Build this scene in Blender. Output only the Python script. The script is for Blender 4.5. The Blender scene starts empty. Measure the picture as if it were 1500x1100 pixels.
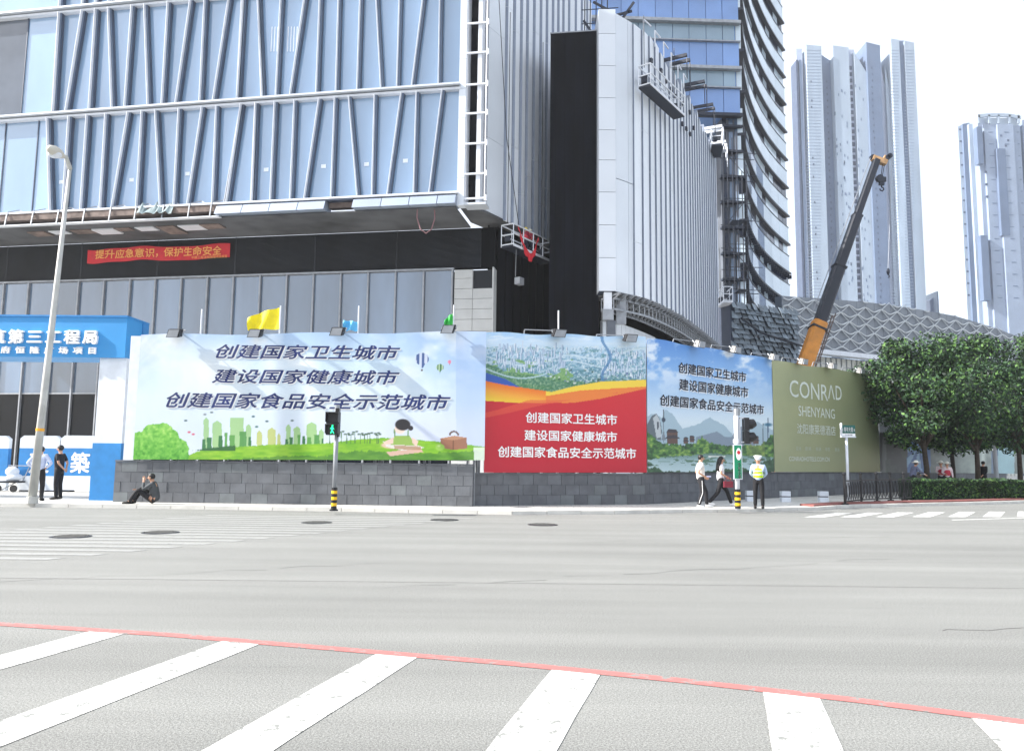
import bpy, math, random
import numpy as np
from mathutils import Vector, Matrix
random.seed(7); np.random.seed(7)
S = bpy.context.scene
COL = S.collection
# ------------------------------------------------------------------ camera, sky, sun, exposure
FPX = 1130.0; TH = math.atan(122/FPX); PH = math.atan(.0117); EYE = 1.6
cd = bpy.data.cameras.new('camera'); cam = bpy.data.objects.new('camera', cd); COL.objects.link(cam)
cd.sensor_width = 36; cd.lens = 36*FPX/1500; cd.clip_end = 6000; cd.clip_start = .1
cam.location = (0, 0, EYE)
cam.rotation_euler = (Matrix.Rotation(math.pi/2+TH, 3, 'X') @ Matrix.Rotation(PH, 3, 'Z')).to_euler()
S.camera = cam
SUN_DIR = Vector((-1, -.13, .74)).normalized()      # towards the sun
W = bpy.data.worlds.new('World'); S.world = W; W.use_nodes = True
nt = W.node_tree; bg = nt.nodes['Background']
sky = nt.nodes.new('ShaderNodeTexSky'); sky.sky_type = 'NISHITA'; sky.sun_disc = False
sky.sun_elevation = math.asin(SUN_DIR.z); sky.sun_rotation = math.atan2(SUN_DIR.x, SUN_DIR.y)
sky.air_density = 1.0; sky.dust_density = 3.5; sky.ozone_density = 1.6
veil = nt.nodes.new('ShaderNodeMix'); veil.data_type = 'RGBA'; veil.inputs['Factor'].default_value = .72   # thin white overcast over the whole sky
nt.links.new(sky.outputs[0], veil.inputs['A']); veil.inputs['B'].default_value = (3.7, 3.9, 4.25, 1)
nt.links.new(veil.outputs['Result'], bg.inputs[0]); bg.inputs[1].default_value = .15
sl = bpy.data.lights.new('sun', 'SUN'); sl.energy = 4.8; sl.angle = math.radians(.5); sl.color = (1, .96, .9)
so = bpy.data.objects.new('sun', sl); COL.objects.link(so)
so.rotation_euler = SUN_DIR.to_track_quat('Z', 'Y').to_euler(); so.location = (-30, -12, 60)
S.view_settings.view_transform = 'Standard'; S.view_settings.look = 'None'
S.view_settings.exposure = 1.22; S.view_settings.gamma = 1; S.view_settings.use_curve_mapping = False

# ------------------------------------------------------------------ geometry helpers
def ray(x, y):
    dx, dy = (x-750)/FPX, -(y-550)/FPX
    c, s = math.cos(PH), math.sin(PH); rx = c*dx-s*dy; uy = s*dx+c*dy
    ct, st = math.cos(TH), math.sin(TH)
    return Vector((rx, ct-uy*st, st+uy*ct))
def G(x, y, z=0.0):
    d = ray(x, y); t = (z-EYE)/d.z
    return Vector((d.x*t, d.y*t, z))
def at(x, y, Y):
    d = ray(x, y); t = Y/d.y
    return Vector((d.x*t, Y, EYE+d.z*t))
PAV = .10
class Frame:
    """a vertical plane seen from its front: u to the right, h up, d out towards the viewer"""
    def __init__(s, a, b):
        s.o = Vector((a[0], a[1])); e = Vector((b[0]-a[0], b[1]-a[1])); s.L = e.length; s.e = e/s.L
        s.n = Vector((s.e.y, -s.e.x)); s.ang = math.atan2(s.e.y, s.e.x)
    def w(s, u, h, d=0.0):
        p = s.o+s.e*u+s.n*d
        return (p.x, p.y, h)
    def px(s, x, y, d=0.0):
        r = ray(x, y); o = s.o+s.n*d
        t = o.dot(s.n)/Vector((r.x, r.y)).dot(s.n)
        p = Vector((r.x*t, r.y*t))-o
        return p.dot(s.e), EYE+r.z*t
    def box(s, mb, u0, u1, h0, h1, d0, d1, m=0):
        mb.hexa([s.w(*p) for p in ((u0,h0,d0),(u1,h0,d0),(u1,h0,d1),(u0,h0,d1),(u0,h1,d0),(u1,h1,d0),(u1,h1,d1),(u0,h1,d1))], m)
    def poly(s, mb, uh, d0, d1, m=0, ms=None):
        """polygon (u,h) counter-clockwise as seen, extruded from d0 out to d1"""
        n = len(uh); b = len(mb.v)
        mb.v += [s.w(u, h, d0) for u, h in uh]+[s.w(u, h, d1) for u, h in uh]
        mb.f.append(tuple(b+n+i for i in range(n))); mb.m.append(m)
        mb.f.append(tuple(b+i for i in reversed(range(n)))); mb.m.append(m)
        for i in range(n):
            j = (i+1) % n; mb.f.append((b+i, b+j, b+n+j, b+n+i)); mb.m.append(m if ms is None else ms)
class MB:
    def __init__(s): s.v = []; s.f = []; s.m = []
    def hexa(s, p, m=0):
        b = len(s.v); s.v += [tuple(q) for q in p]
        for q in ((0,3,2,1),(4,5,6,7),(0,1,5,4),(1,2,6,5),(2,3,7,6),(3,0,4,7)):
            s.f.append(tuple(b+i for i in q)); s.m.append(m)
    def box(s, x0, x1, y0, y1, z0, z1, m=0):
        s.hexa([(x0,y0,z0),(x1,y0,z0),(x1,y1,z0),(x0,y1,z0),(x0,y0,z1),(x1,y0,z1),(x1,y1,z1),(x0,y1,z1)], m)
    def quad(s, a, b, c, d, m=0):
        k = len(s.v); s.v += [tuple(a), tuple(b), tuple(c), tuple(d)]; s.f.append((k,k+1,k+2,k+3)); s.m.append(m)
    def tube(s, pts, r, n=6, m=0, cap=True):
        pts = [Vector(p) for p in pts]; rs = r if isinstance(r, (list, tuple)) else [r]*len(pts)
        b = len(s.v); t0 = (pts[1]-pts[0]).normalized()
        a = t0.orthogonal().normalized()
        for i, p in enumerate(pts):
            t = (pts[min(i+1, len(pts)-1)]-pts[max(i-1, 0)]).normalized()
            a = (a-t*a.dot(t)).normalized(); c = t.cross(a)
            for k in range(n):
                q = 2*math.pi*(k+.5)/n; s.v.append(tuple(p+(a*math.cos(q)+c*math.sin(q))*rs[i]))
        for i in range(len(pts)-1):
            for k in range(n):
                k2 = (k+1) % n; s.f.append((b+i*n+k, b+i*n+k2, b+(i+1)*n+k2, b+(i+1)*n+k)); s.m.append(m)
        if cap:
            s.f.append(tuple(b+k for k in reversed(range(n)))); s.m.append(m)
            s.f.append(tuple(b+(len(pts)-1)*n+k for k in range(n))); s.m.append(m)
    def beam(s, a, b, w, h, m=0, up=(0,0,1)):
        a, b = Vector(a), Vector(b); t = (b-a).normalized(); x = t.cross(Vector(up))
        x = x.normalized() if x.length > 1e-4 else Vector((1,0,0)); y = x.cross(t)
        P = [p+x*i*w/2+y*j*h/2 for p in (a, b) for i, j in ((-1,-1),(1,-1),(1,1),(-1,1))]
        s.hexa(P, m)
    def prism(s, xy, z0, z1, m=0):
        n = len(xy); b = len(s.v)
        s.v += [(x, y, z0) for x, y in xy]+[(x, y, z1) for x, y in xy]
        s.f.append(tuple(b+i for i in reversed(range(n)))); s.m.append(m)
        s.f.append(tuple(b+n+i for i in range(n))); s.m.append(m)
        for i in range(n):
            j = (i+1) % n; s.f.append((b+i, b+j, b+n+j, b+n+i)); s.m.append(m)
    def ball(s, c, r, n=8, k=6, m=0):
        c = Vector(c); r = r if isinstance(r, (list, tuple)) else (r, r, r)
        b = len(s.v)
        for i in range(1, k):
            a = math.pi*i/k
            for j in range(n):
                q = 2*math.pi*j/n; s.v.append((c.x+r[0]*math.sin(a)*math.cos(q), c.y+r[1]*math.sin(a)*math.sin(q), c.z+r[2]*math.cos(a)))
        s.v.append((c.x, c.y, c.z+r[2])); s.v.append((c.x, c.y, c.z-r[2])); T = len(s.v)-2; B = T+1
        for i in range(k-2):
            for j in range(n):
                j2 = (j+1) % n; s.f.append((b+i*n+j, b+(i+1)*n+j, b+(i+1)*n+j2, b+i*n+j2)); s.m.append(m)
        for j in range(n):
            j2 = (j+1) % n; s.f.append((T, b+j, b+j2)); s.m.append(m)
            s.f.append((B, b+(k-2)*n+j2, b+(k-2)*n+j)); s.m.append(m)
    def build(s, name, mats, parent=None, smooth=False, local=False):
        me = bpy.data.meshes.new(name)
        v = s.v
        if parent is not None and not local:
            inv = winv(parent); v = [tuple(inv @ Vector(q)) for q in v]
        me.from_pydata(v, [], s.f)
        for mt in (mats if isinstance(mats, (list, tuple)) else [mats]): me.materials.append(mt)
        if max(s.m, default=0) > 0: me.polygons.foreach_set('material_index', s.m)
        if smooth: me.polygons.foreach_set('use_smooth', [True]*len(s.f))
        me.update()
        return link(name, me, parent)
def link(name, me, parent=None):
    o = bpy.data.objects.new(name, me); COL.objects.link(o)
    if parent is not None: o.parent = parent
    return o
def winv(o):
    M = Matrix.Identity(4); c = o
    while c is not None:
        M = (Matrix.Translation(c.location) @ c.rotation_euler.to_matrix().to_4x4()) @ M; c = c.parent
    return M.inverted()
def tag(o, label=None, cat=None, group=None, kind=None):
    if label: o['label'] = label
    if cat: o['category'] = cat
    if group: o['group'] = group
    if kind: o['kind'] = kind
    return o
def root(name, loc, label, cat, group=None, rz=0.0):
    o = bpy.data.objects.new(name, None); COL.objects.link(o); o.empty_display_size = .2
    o.location = loc; o.rotation_euler = (0, 0, rz)
    return tag(o, label, cat, group)
def copy_tree(o, parent=None):
    c = o.copy(); COL.objects.link(c); c.parent = parent
    for ch in [k for k in COL.objects if k.parent == o]: copy_tree(ch, c)
    return c

# ------------------------------------------------------------------ materials
def mat(name, col, rough=.7, metal=0.0, var=.08, scale=1.5, rnd=0.0, bump=0.0, bscale=20, spec=.5, detail=3, emit=0, stretch=None, ior=None, coat=0):
    m = bpy.data.materials.new(name); m.use_nodes = True; t = m.node_tree; N = t.nodes; L = t.links
    b = N['Principled BSDF']; b.inputs['Roughness'].default_value = rough; b.inputs['Metallic'].default_value = metal
    b.inputs['Specular IOR Level'].default_value = spec
    if ior: b.inputs['IOR'].default_value = ior
    if coat: b.inputs['Coat Weight'].default_value = coat; b.inputs['Coat Roughness'].default_value = .1
    geo = N.new('ShaderNodeNewGeometry'); pos = geo.outputs['Position']
    if stretch:
        mp = N.new('ShaderNodeMapping'); mp.inputs['Scale'].default_value = stretch; L.new(pos, mp.inputs[0]); pos = mp.outputs[0]
    nz = N.new('ShaderNodeTexNoise'); nz.inputs['Scale'].default_value = scale; nz.inputs['Detail'].default_value = detail; L.new(pos, nz.inputs['Vector'])
    mr = N.new('ShaderNodeMapRange'); mr.inputs[1].default_value = .3; mr.inputs[2].default_value = .7
    mr.inputs[3].default_value = 1-var; mr.inputs[4].default_value = 1+var; L.new(nz.outputs['Fac'], mr.inputs[0])
    val = mr.outputs[0]
    if rnd:
        oi = N.new('ShaderNodeObjectInfo'); r2 = N.new('ShaderNodeMapRange'); r2.inputs[3].default_value = 1-rnd; r2.inputs[4].default_value = 1+rnd
        L.new(oi.outputs['Random'], r2.inputs[0]); mm = N.new('ShaderNodeMath'); mm.operation = 'MULTIPLY'; L.new(val, mm.inputs[0]); L.new(r2.outputs[0], mm.inputs[1]); val = mm.outputs[0]
    hs = N.new('ShaderNodeVectorMath'); hs.operation = 'SCALE'; hs.inputs[0].default_value = col[:3]; L.new(val, hs.inputs['Scale'])
    L.new(hs.outputs[0], b.inputs['Base Color'])
    if emit: L.new(hs.outputs[0], b.inputs['Emission Color']); b.inputs['Emission Strength'].default_value = emit
    if bump:
        n2 = N.new('ShaderNodeTexNoise'); n2.inputs['Scale'].default_value = bscale; n2.inputs['Detail'].default_value = 4; L.new(geo.outputs['Position'], n2.inputs['Vector'])
        bp = N.new('ShaderNodeBump'); bp.inputs['Strength'].default_value = bump; bp.inputs['Distance'].default_value = .02; L.new(n2.outputs['Fac'], bp.inputs['Height']); L.new(bp.outputs[0], b.inputs['Normal'])
    return m
def lin(c): 
    c = np.asarray(c, float)/255
    return np.where(c <= .04045, c/12.92, ((c+.055)/1.055)**2.4)
def sr(r, g, b, k=1.0):
    q = lin((r, g, b))*k; return (float(q[0]), float(q[1]), float(q[2]))
M = {}
M['glass_hi'] = mat('pale_blue_glass', sr(134,163,194), .1, 0, .12, .25, .10, ior=2.2, stretch=(1,1,.5), detail=5)
M['glass_refl'] = mat('grey_reflection_glass', sr(84,92,104), .1, 0, .2, .4, .1, ior=1.7)  # grey base colour stands in for a mirrored building
M['glass_low'] = mat('grey_blue_glass', sr(84,104,128), .06, 0, .35, .35, .3, ior=2.3, stretch=(1,1,.25), detail=4)
M['glass_dark'] = mat('dark_glass', sr(14,18,24), .12, 0, .3, .8, .2, ior=1.35)  # also carries the dark reflections painted into the lower glazing
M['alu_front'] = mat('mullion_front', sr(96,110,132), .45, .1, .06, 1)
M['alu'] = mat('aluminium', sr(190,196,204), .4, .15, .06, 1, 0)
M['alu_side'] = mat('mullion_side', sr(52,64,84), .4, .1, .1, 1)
M['alu_panel'] = mat('silver_panel', sr(146,158,176), .42, .2, .06, .8, .05)
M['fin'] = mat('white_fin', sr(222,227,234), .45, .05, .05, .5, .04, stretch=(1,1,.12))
M['fin_smooth'] = mat('white_cladding', sr(212,218,226), .4, .05, .04, .4, .03)
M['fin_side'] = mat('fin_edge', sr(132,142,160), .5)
M['joint'] = mat('dark_joint', sr(52,62,80), .8)
M['black_wall'] = mat('black_sheeting', sr(10,13,21), .85, 0, .55, 1.6, .1, spec=.15, bump=.6, bscale=1.5, detail=6, stretch=(1,1,.15))
M['louvre'] = mat('charcoal_louvre', sr(40,44,52), .6, .1, .3, .8, .1, stretch=(1,1,.4), detail=5)
M['louvre_back'] = mat('louvre_backing', sr(12,14,18), .9, spec=.1)
M['soffit'] = mat('soffit', sr(78,80,84), .8, 0, .5, .5, .1, detail=6)
M['rust'] = mat('bare_steel', sr(118,104,98), .8, .2, .4, 2, .1, detail=5)
M['galv'] = mat('galvanised_steel', sr(150,154,160), .5, .5, .15, 3)
M['pier'] = mat('pier_stone', sr(178,180,180), .6, 0, .06, 2, .04)
M['stone'] = mat('grey_stone', sr(96,99,104), .75, 0, .16, 3, .1, bump=.3, bscale=30, detail=6)
M['stone_pale'] = mat('pale_grey_stone', sr(108,113,116), .75, 0, .14, 3, .08, bump=.3, bscale=30, detail=6)
M['mortar'] = mat('mortar', sr(70,74,80), .9, 0, .2, 4)
M['white_paint'] = mat('white_paint', sr(225,228,232), .6, 0, .05, 2)
M['white_metal'] = mat('white_metal', sr(215,219,226), .45, .1, .05, 3)
M['gate_blue'] = mat('gate_blue', sr(48,142,206), .5, 0, .04, 1.5)
M['blue_paint'] = mat('blue_paint', sr(42,126,190), .7, 0, .12, 3, detail=6)
M['barrier_white'] = mat('barrier_white', sr(214,220,228), .75, 0, .08, 3, detail=6)
M['dark_steel'] = mat('dark_steel', sr(36,38,44), .5, .3, .1, 4)
M['black'] = mat('black_plastic', sr(24,24,28), .45, 0, .1, 4)
M['pole'] = mat('pole_grey', sr(186,186,182), .55, .2, .14, 2.2, detail=5)
M['yellow'] = mat('yellow_band', sr(240,190,20), .5)
M['orange'] = mat('orange_tag', sr(240,170,40), .5)
M['text_white'] = mat('lettering_white', sr(240,240,240), .5, 0, .02)
M['text_navy'] = mat('lettering_navy', sr(24,42,98), .6, 0, .3, 2.5)
M['text_black'] = mat('lettering_black', sr(22,26,44), .6)
M['text_gold'] = mat('lettering_gold', sr(236,170,90), .5)
M['text_conrad'] = mat('lettering_pale', sr(206,214,204), .5)
M['text_dim'] = mat('lettering_dim', sr(172,182,164), .5)
M['red_cloth'] = mat('red_cloth', sr(200,40,52), .7, 0, .12, 3)
M['scaf'] = mat('scaffold_tube', sr(50,54,64), .6, .3)
M['concrete'] = mat('raw_concrete', sr(86,92,102), .85, 0, .35, .5, detail=6)
M['boom'] = mat('crane_boom_dark', sr(24,30,42), .45, .1, .15, .7)
M['boom_yellow'] = mat('crane_yellow', sr(196,128,44), .5, 0, .2, 1.5, detail=6)
M['skin'] = mat('skin', sr(196,150,124), .6, 0, .04)
M['hair'] = mat('black_hair', sr(24,20,20), .5)
def asphalt():
    m = mat('asphalt', (.2,.2,.2), .85, 0, .05, .35, detail=8)
    t = m.node_tree; N = t.nodes; L = t.links; b = N['Principled BSDF']
    geo = N.new('ShaderNodeNewGeometry')
    def noise(s, d, st=None, r=.6):
        n = N.new('ShaderNodeTexNoise'); n.inputs['Scale'].default_value = s; n.inputs['Detail'].default_value = d; n.inputs['Roughness'].default_value = r
        if st:
            mp = N.new('ShaderNodeMapping'); mp.inputs['Scale'].default_value = st; mp.inputs['Rotation'].default_value = (0,0,.05); L.new(geo.outputs['Position'], mp.inputs[0]); L.new(mp.outputs[0], n.inputs['Vector'])
        else: L.new(geo.outputs['Position'], n.inputs['Vector'])
        return n.outputs['Fac']
    def rng(f, a, b_, c, d):
        r = N.new('ShaderNodeMapRange'); 
        for i, q in enumerate((a, b_, c, d)): r.inputs[i+1].default_value = q
        L.new(f, r.inputs[0]); return r.outputs[0]
    def mul(a, b_):
        k = N.new('ShaderNodeMath'); k.operation = 'MULTIPLY'; L.new(a, k.inputs[0]); L.new(b_, k.inputs[1]); return k.outputs[0]
    f = mul(rng(noise(.25, 5), .3, .7, .93, 1.07), rng(noise(1, 4, (.06,1.3,1)), .3, .7, .86, 1.1))
    f = mul(f, rng(noise(70, 3, None, .8), .36, .64, .55, 1.4))
    f = mul(f, rng(noise(190, 2, None, .8), .4, .6, .7, 1.25))
    f = mul(f, rng(noise(9, 6, (.1,1,1)), .6, .75, 1, .9))
    sc = N.new('ShaderNodeVectorMath'); sc.operation = 'SCALE'; sc.inputs[0].default_value = sr(126,127,124); L.new(f, sc.inputs['Scale'])
    L.new(sc.outputs[0], b.inputs['Base Color'])
    bp = N.new('ShaderNodeBump'); bp.inputs['Strength'].default_value = .5; bp.inputs['Distance'].default_value = .01
    L.new(noise(110, 3), bp.inputs['Height']); L.new(bp.outputs[0], b.inputs['Normal'])
    return m
M['asphalt'] = asphalt()
def paint(name, col, wear):
    """road paint: worn through in specks so that the asphalt shows"""
    m = mat(name, col, .7, 0, .05, 3, detail=6); t = m.node_tree; N = t.nodes; L = t.links; b = N['Principled BSDF']
    src = b.inputs['Base Color'].links[0].from_socket
    geo = N.new('ShaderNodeNewGeometry'); n = N.new('ShaderNodeTexNoise'); n.inputs['Scale'].default_value = 9; n.inputs['Detail'].default_value = 12; n.inputs['Roughness'].default_value = .75
    L.new(geo.outputs['Position'], n.inputs['Vector']); r = N.new('ShaderNodeMapRange'); r.inputs[1].default_value = wear; r.inputs[2].default_value = wear+.04; L.new(n.outputs['Fac'], r.inputs[0])
    mx = N.new('ShaderNodeMix'); mx.data_type = 'RGBA'; L.new(r.outputs[0], mx.inputs['Factor']); L.new(src, mx.inputs['A']); mx.inputs['B'].default_value = (*sr(124,126,123), 1)
    L.new(mx.outputs['Result'], b.inputs['Base Color']); return m
M['mark'] = paint('road_paint', sr(206,206,202), .545)
M['mark_worn'] = paint('road_paint_worn', sr(146,147,145), .55)
M['mark_red'] = paint('red_line_paint', sr(176,104,100), .545)
def pavement_mat():
    m = mat('pavement', sr(204,202,196), .85, 0, .1, .8, detail=6); t = m.node_tree; N = t.nodes; L = t.links; b = N['Principled BSDF']
    src = b.inputs['Base Color'].links[0].from_socket; geo = N.new('ShaderNodeNewGeometry')
    br = N.new('ShaderNodeTexBrick'); br.inputs['Scale'].default_value = 1; br.inputs['Brick Width'].default_value = .5; br.inputs['Row Height'].default_value = .5; br.inputs['Mortar Size'].default_value = .01
    br.inputs['Color1'].default_value = (1,1,1,1); br.inputs['Color2'].default_value = (.86,.86,.86,1); br.inputs['Mortar'].default_value = (.5,.5,.5,1)
    L.new(geo.outputs['Position'], br.inputs['Vector'])
    mx = N.new('ShaderNodeMix'); mx.data_type = 'RGBA'; mx.blend_type = 'MULTIPLY'; mx.inputs['Factor'].default_value = 1; L.new(src, mx.inputs['A']); L.new(br.outputs['Color'], mx.inputs['B'])
    L.new(mx.outputs['Result'], b.inputs['Base Color']); return m
M['pavement'] = pavement_mat()
M['kerb'] = mat('kerb_stone', sr(206,204,198), .8, 0, .12, 2, detail=6)
M['red_kerb'] = mat('red_kerb_paving', sr(128,78,74), .8, 0, .2, 4, detail=6)
M['iron'] = mat('cast_iron', sr(108,108,105), .7, .3, .3, 20)
M['leaf'] = mat('leaf_green', sr(44,74,44), .75, 0, .35, 1.2, 0, detail=4)
M['leaf2'] = mat('leaf_green_light', sr(86,122,60), .75, 0, .3, 1.2, 0, detail=4)
M['leaf3'] = mat('leaf_green_dark', sr(22,40,30), .75, 0, .3, 1.2, 0, detail=4)
M['bark'] = mat('bark', sr(66,58,50), .9, 0, .3, 8)
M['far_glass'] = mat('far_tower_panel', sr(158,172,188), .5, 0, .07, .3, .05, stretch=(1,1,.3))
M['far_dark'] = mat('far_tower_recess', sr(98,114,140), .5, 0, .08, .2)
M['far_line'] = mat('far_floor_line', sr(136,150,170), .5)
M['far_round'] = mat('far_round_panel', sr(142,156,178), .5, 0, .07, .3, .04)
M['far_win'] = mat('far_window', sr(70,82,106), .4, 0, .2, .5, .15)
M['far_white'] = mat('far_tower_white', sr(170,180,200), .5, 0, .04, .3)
M['tower_glass'] = mat('tower_blue_glass', sr(116,150,204), .08, 0, .1, .3, .1, ior=1.7)
M['tower_spandrel'] = mat('tower_green_glass', sr(136,160,178), .1, 0, .1, .3, .1, ior=1.7)
M['band_glass'] = mat('band_pale_glass', sr(196,212,224), .12, 0, .08, .2, .08, ior=1.8)
M['band_grey'] = mat('band_grey_glass', sr(92,112,138), .1, 0, .1, .3, .12, ior=1.6)
M['win_dark'] = mat('window_dark', sr(26,36,56), .1, 0, .3, .5, .3)
M['ledge'] = mat('dark_ledge', sr(34,40,54), .5, .2)
M['shingle'] = mat('grey_shingle', sr(116,128,138), .5, .2, .3, .8, .3)
M['mall_back'] = mat('mall_roof_panel', sr(128,134,142), .5, .1, .06, .5, .05)
M['mall_tube'] = mat('mall_lattice_tube', sr(205,210,214), .5, .1)
M['mall_fin'] = mat('mall_fin_white', sr(206,206,198), .6)
M['paper'] = mat('paper', sr(225,232,240), .8)

# ------------------------------------------------------------------ lettering
_tc = {}
def text_geo(body, bold, shear, extrude=0.0, space=1.0):
    key = (body, bold, shear, extrude, space)
    if key in _tc: return _tc[key]
    cu = bpy.data.curves.new('t', 'FONT'); cu.body = body; cu.shear = shear; cu.space_character = space; cu.resolution_u = 3; cu.extrude = extrude
    o = bpy.data.objects.new('t', cu); COL.objects.link(o)
    dg = bpy.context.evaluated_depsgraph_get(); me = bpy.data.meshes.new_from_object(o.evaluated_get(dg))
    v = np.array([q.co[:] for q in me.vertices]); f = [tuple(p.vertices) for p in me.polygons]
    bpy.data.objects.remove(o); bpy.data.meshes.remove(me); bpy.data.curves.remove(cu)
    if bold > 0:                       # heavier strokes: the glyph repeated round itself
        d = bold*.8; V = [v]; Fc = list(f)
        for k, (a, b) in enumerate(((d, 0), (-d, 0), (0, d), (0, -d), (d*.7, d*.7), (-d*.7, -d*.7))):
            w = v.copy(); w[:, 0] += a; w[:, 1] += b; w[:, 2] += (.0002*(k+1)); Fc += [tuple(i+len(v)*(k+1) for i in q) for q in f]; V.append(w)
        v = np.concatenate(V); f = Fc
    _tc[key] = (v, f); return v, f
def text_on(F, body, xl, yb, xr, hpx, d, m, parent, bold=.012, shear=0.0, thick=0.0, name='lettering', disp=None, du=0, dh=0, space=1.0):
    """a line of characters on plane F between photo columns xl and xr, baseline at yb, hpx tall at its left end"""
    v, f = text_geo(body, bold, shear, 0.0 if thick == 0 else .5, space)
    u0, h0 = F.px(xl, yb, d); u1, _ = F.px(xr, yb, d); _, h1 = F.px(xl, yb-hpx, d)
    mn = v.min(0); mx = v.max(0)
    mb = MB(); U = u0+(v[:,0]-mn[0])/(mx[0]-mn[0])*(u1-u0)+du; H = h0+(v[:,1]-mn[1])/(mx[1]-mn[1])*(h1-h0)+dh
    for i in range(len(v)):
        dd = d+(v[i,2]+.5)*thick if thick else d+v[i,2]
        if disp: dd += disp(U[i], H[i])
        mb.v.append(F.w(U[i], H[i], dd))
    mb.f = list(f); mb.m = [0]*len(f)
    return mb.build(name, m, parent)
# ================================================================== GROUND
def sheet(name, pts, z, m, parent=None, kind='structure'):
    mb = MB(); mb.v = [(p[0], p[1], z) for p in pts]; mb.f = [tuple(range(len(pts)))]; mb.m = [0]
    o = mb.build(name, m, parent)
    if parent is None: tag(o, kind=kind)
    return o
sheet('road', [(-2500,-600),(2500,-600),(2500,4000),(-2500,4000)], 0, M['asphalt'])
kp = [G(x, y) for x, y in [(0,742),(250,745),(500,749),(750,754),(900,753),(1000,751),(1100,750),(1200,747),(1250,743.5),(1300,742.5),(1350,741),(1420,739.5),(1500,737)]]
kp = [Vector((-60, kp[0].y+.6, 0))]+kp+[Vector((30,37.5,0)), Vector((60,54,0)), Vector((110,82,0))]
def offs(pts, d):
    r = []
    for i, p in enumerate(pts):
        a = pts[max(i-1,0)]; b = pts[min(i+1,len(pts)-1)]; t = Vector((b.x-a.x, b.y-a.y)).normalized()
        r.append(Vector((p.x-t.y*d, p.y+t.x*d, 0)))
    return r
inner = offs(kp, .16)
mb = MB(); n = len(kp); far = [(110,260),(-60,260)]
mb.prism([(p.x, p.y) for p in inner]+far, -.05, PAV)
tag(mb.build('pavement', M['pavement']), kind='structure')
ke = root('kerb', (0,0,0), None, None); ke['kind'] = 'structure'
def along(pts, step):
    out = []; acc = 0.0
    for i in range(len(pts)-1):
        a, b = pts[i], pts[i+1]; L = (b-a).length; k = max(1, round(L/step))
        for j in range(k): out.append((a.lerp(b, j/k), a.lerp(b, (j+1)/k)))
    return out
seg = along(kp, 1.0)
for a, b in seg[:190]:
    if a.x < -20 or a.x > 34: continue
    t = (b-a).normalized(); nn = Vector((-t.y, t.x, 0)); g = .008; j = random.uniform(-.006, .006)
    mb = MB(); A = a+t*g; B = b-t*g
    mb.hexa([(A.x,A.y,-.02),(B.x,B.y,-.02),(B.x+nn.x*.15,B.y+nn.y*.15,-.02),(A.x+nn.x*.15,A.y+nn.y*.15,-.02),(A.x,A.y,PAV+.012+j),(B.x,B.y,PAV+.012+j),(B.x+nn.x*.15,B.y+nn.y*.15,PAV+.012),(A.x+nn.x*.15,A.y+nn.y*.15,PAV+.012)])
    mb.build('kerb_stone', M['kerb'], ke)
# near crossing, in front of the camera
cw = root('crosswalk', (0,0,0), None, None); cw['kind'] = 'structure'
rl = [G(*p) for p in [(0,914),(250,930),(500,951),(750,972),(1000,997),(1250,1025),(1500,1058)]]
rl = [rl[0]+(rl[0]-rl[1])*1.5]+rl+[rl[-1]+(rl[-1]-rl[-2])*2]
def red_y(x):
    for i in range(len(rl)-1):
        if rl[i].x <= x <= rl[i+1].x: return rl[i].y+(rl[i+1].y-rl[i].y)*(x-rl[i].x)/(rl[i+1].x-rl[i].x)
    return rl[-1].y
near = [(-4.85,), (-3.45,), (-2.13,), (-.735,), (.685,), (2.13,), (3.29,), (4.7,)]
for (xr,) in near:
    xl = xr-.355; yl = red_y(xl)-.06; yr = red_y(xr)-.06; k = -.27
    p0 = (xl, yl); p1 = (xr, yr); L = 5.5
    mb = MB(); K = 12
    rr = [random.uniform(-.006,.006) for _ in range(K+1)]; r2 = [random.uniform(-.006,.006) for _ in range(K+1)]
    for i in range(K+1):
        s = L*i/K; mb.v += [(p0[0]+k*s+rr[i], p0[1]-s, .004), (p1[0]+k*s+r2[i], p1[1]-s, .004)]
    for i in range(K): mb.f.append((2*i+2, 2*i+3, 2*i+1, 2*i)); mb.m.append(0)
    mb.build('stripe', M['mark'], cw)
mb = MB()
for i, p in enumerate(rl): mb.v += [(p.x, p.y-.065, .004), (p.x, p.y+.065, .004)]
for i in range(len(rl)-1): mb.f.append((2*i, 2*i+2, 2*i+3, 2*i+1)); mb.m.append(0)
tag(mb.build('red_road_line', M['mark_red']), kind='structure')
# far crossing on the left
cw2 = root('far_crosswalk', (0,0,0), None, None); cw2['kind'] = 'structure'
for i in range(17):
    y = 11.9+.56*i; xr = -7.0+(y-11.9)*.66; xl = -10.6-.0*(y) + max(0, (y-16.1))*.5 - (4 if y < 15 else 0)
    mb = MB(); mb.quad((xl, y, .004), (xr, y, .004), (xr+.15, y+.24, .004), (xl+.1, y+.24, .004)); mb.build('stripe', M['mark_worn'], cw2)
cw3 = root('right_crosswalk', (0,0,0), None, None); cw3['kind'] = 'structure'
for i, x in enumerate([8.6, 9.75, 10.9, 12.1, 13.3, 14.5, 15.7, 16.9, 18.1]):
    y = 22.9+.22*i; mb = MB(); mb.quad((x, y, .004), (x+.55, y+.0, .004), (x+2.35, y+2.1+.1*i, .004), (x+1.8, y+2.1+.1*i, .004)); mb.build('stripe', M['mark'], cw3)
mb = MB(); a, b = G(1395,762), G(1560,757); mb.quad((a.x,a.y,.004),(b.x,b.y,.004),(b.x+.1,b.y+.2,.004),(a.x+.1,a.y+.2,.004)); tag(mb.build('stop_line', M['mark']), kind='structure')
mb = MB()
ks = offs(kp, -.32); ks2 = offs(kp, -.42)
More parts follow.
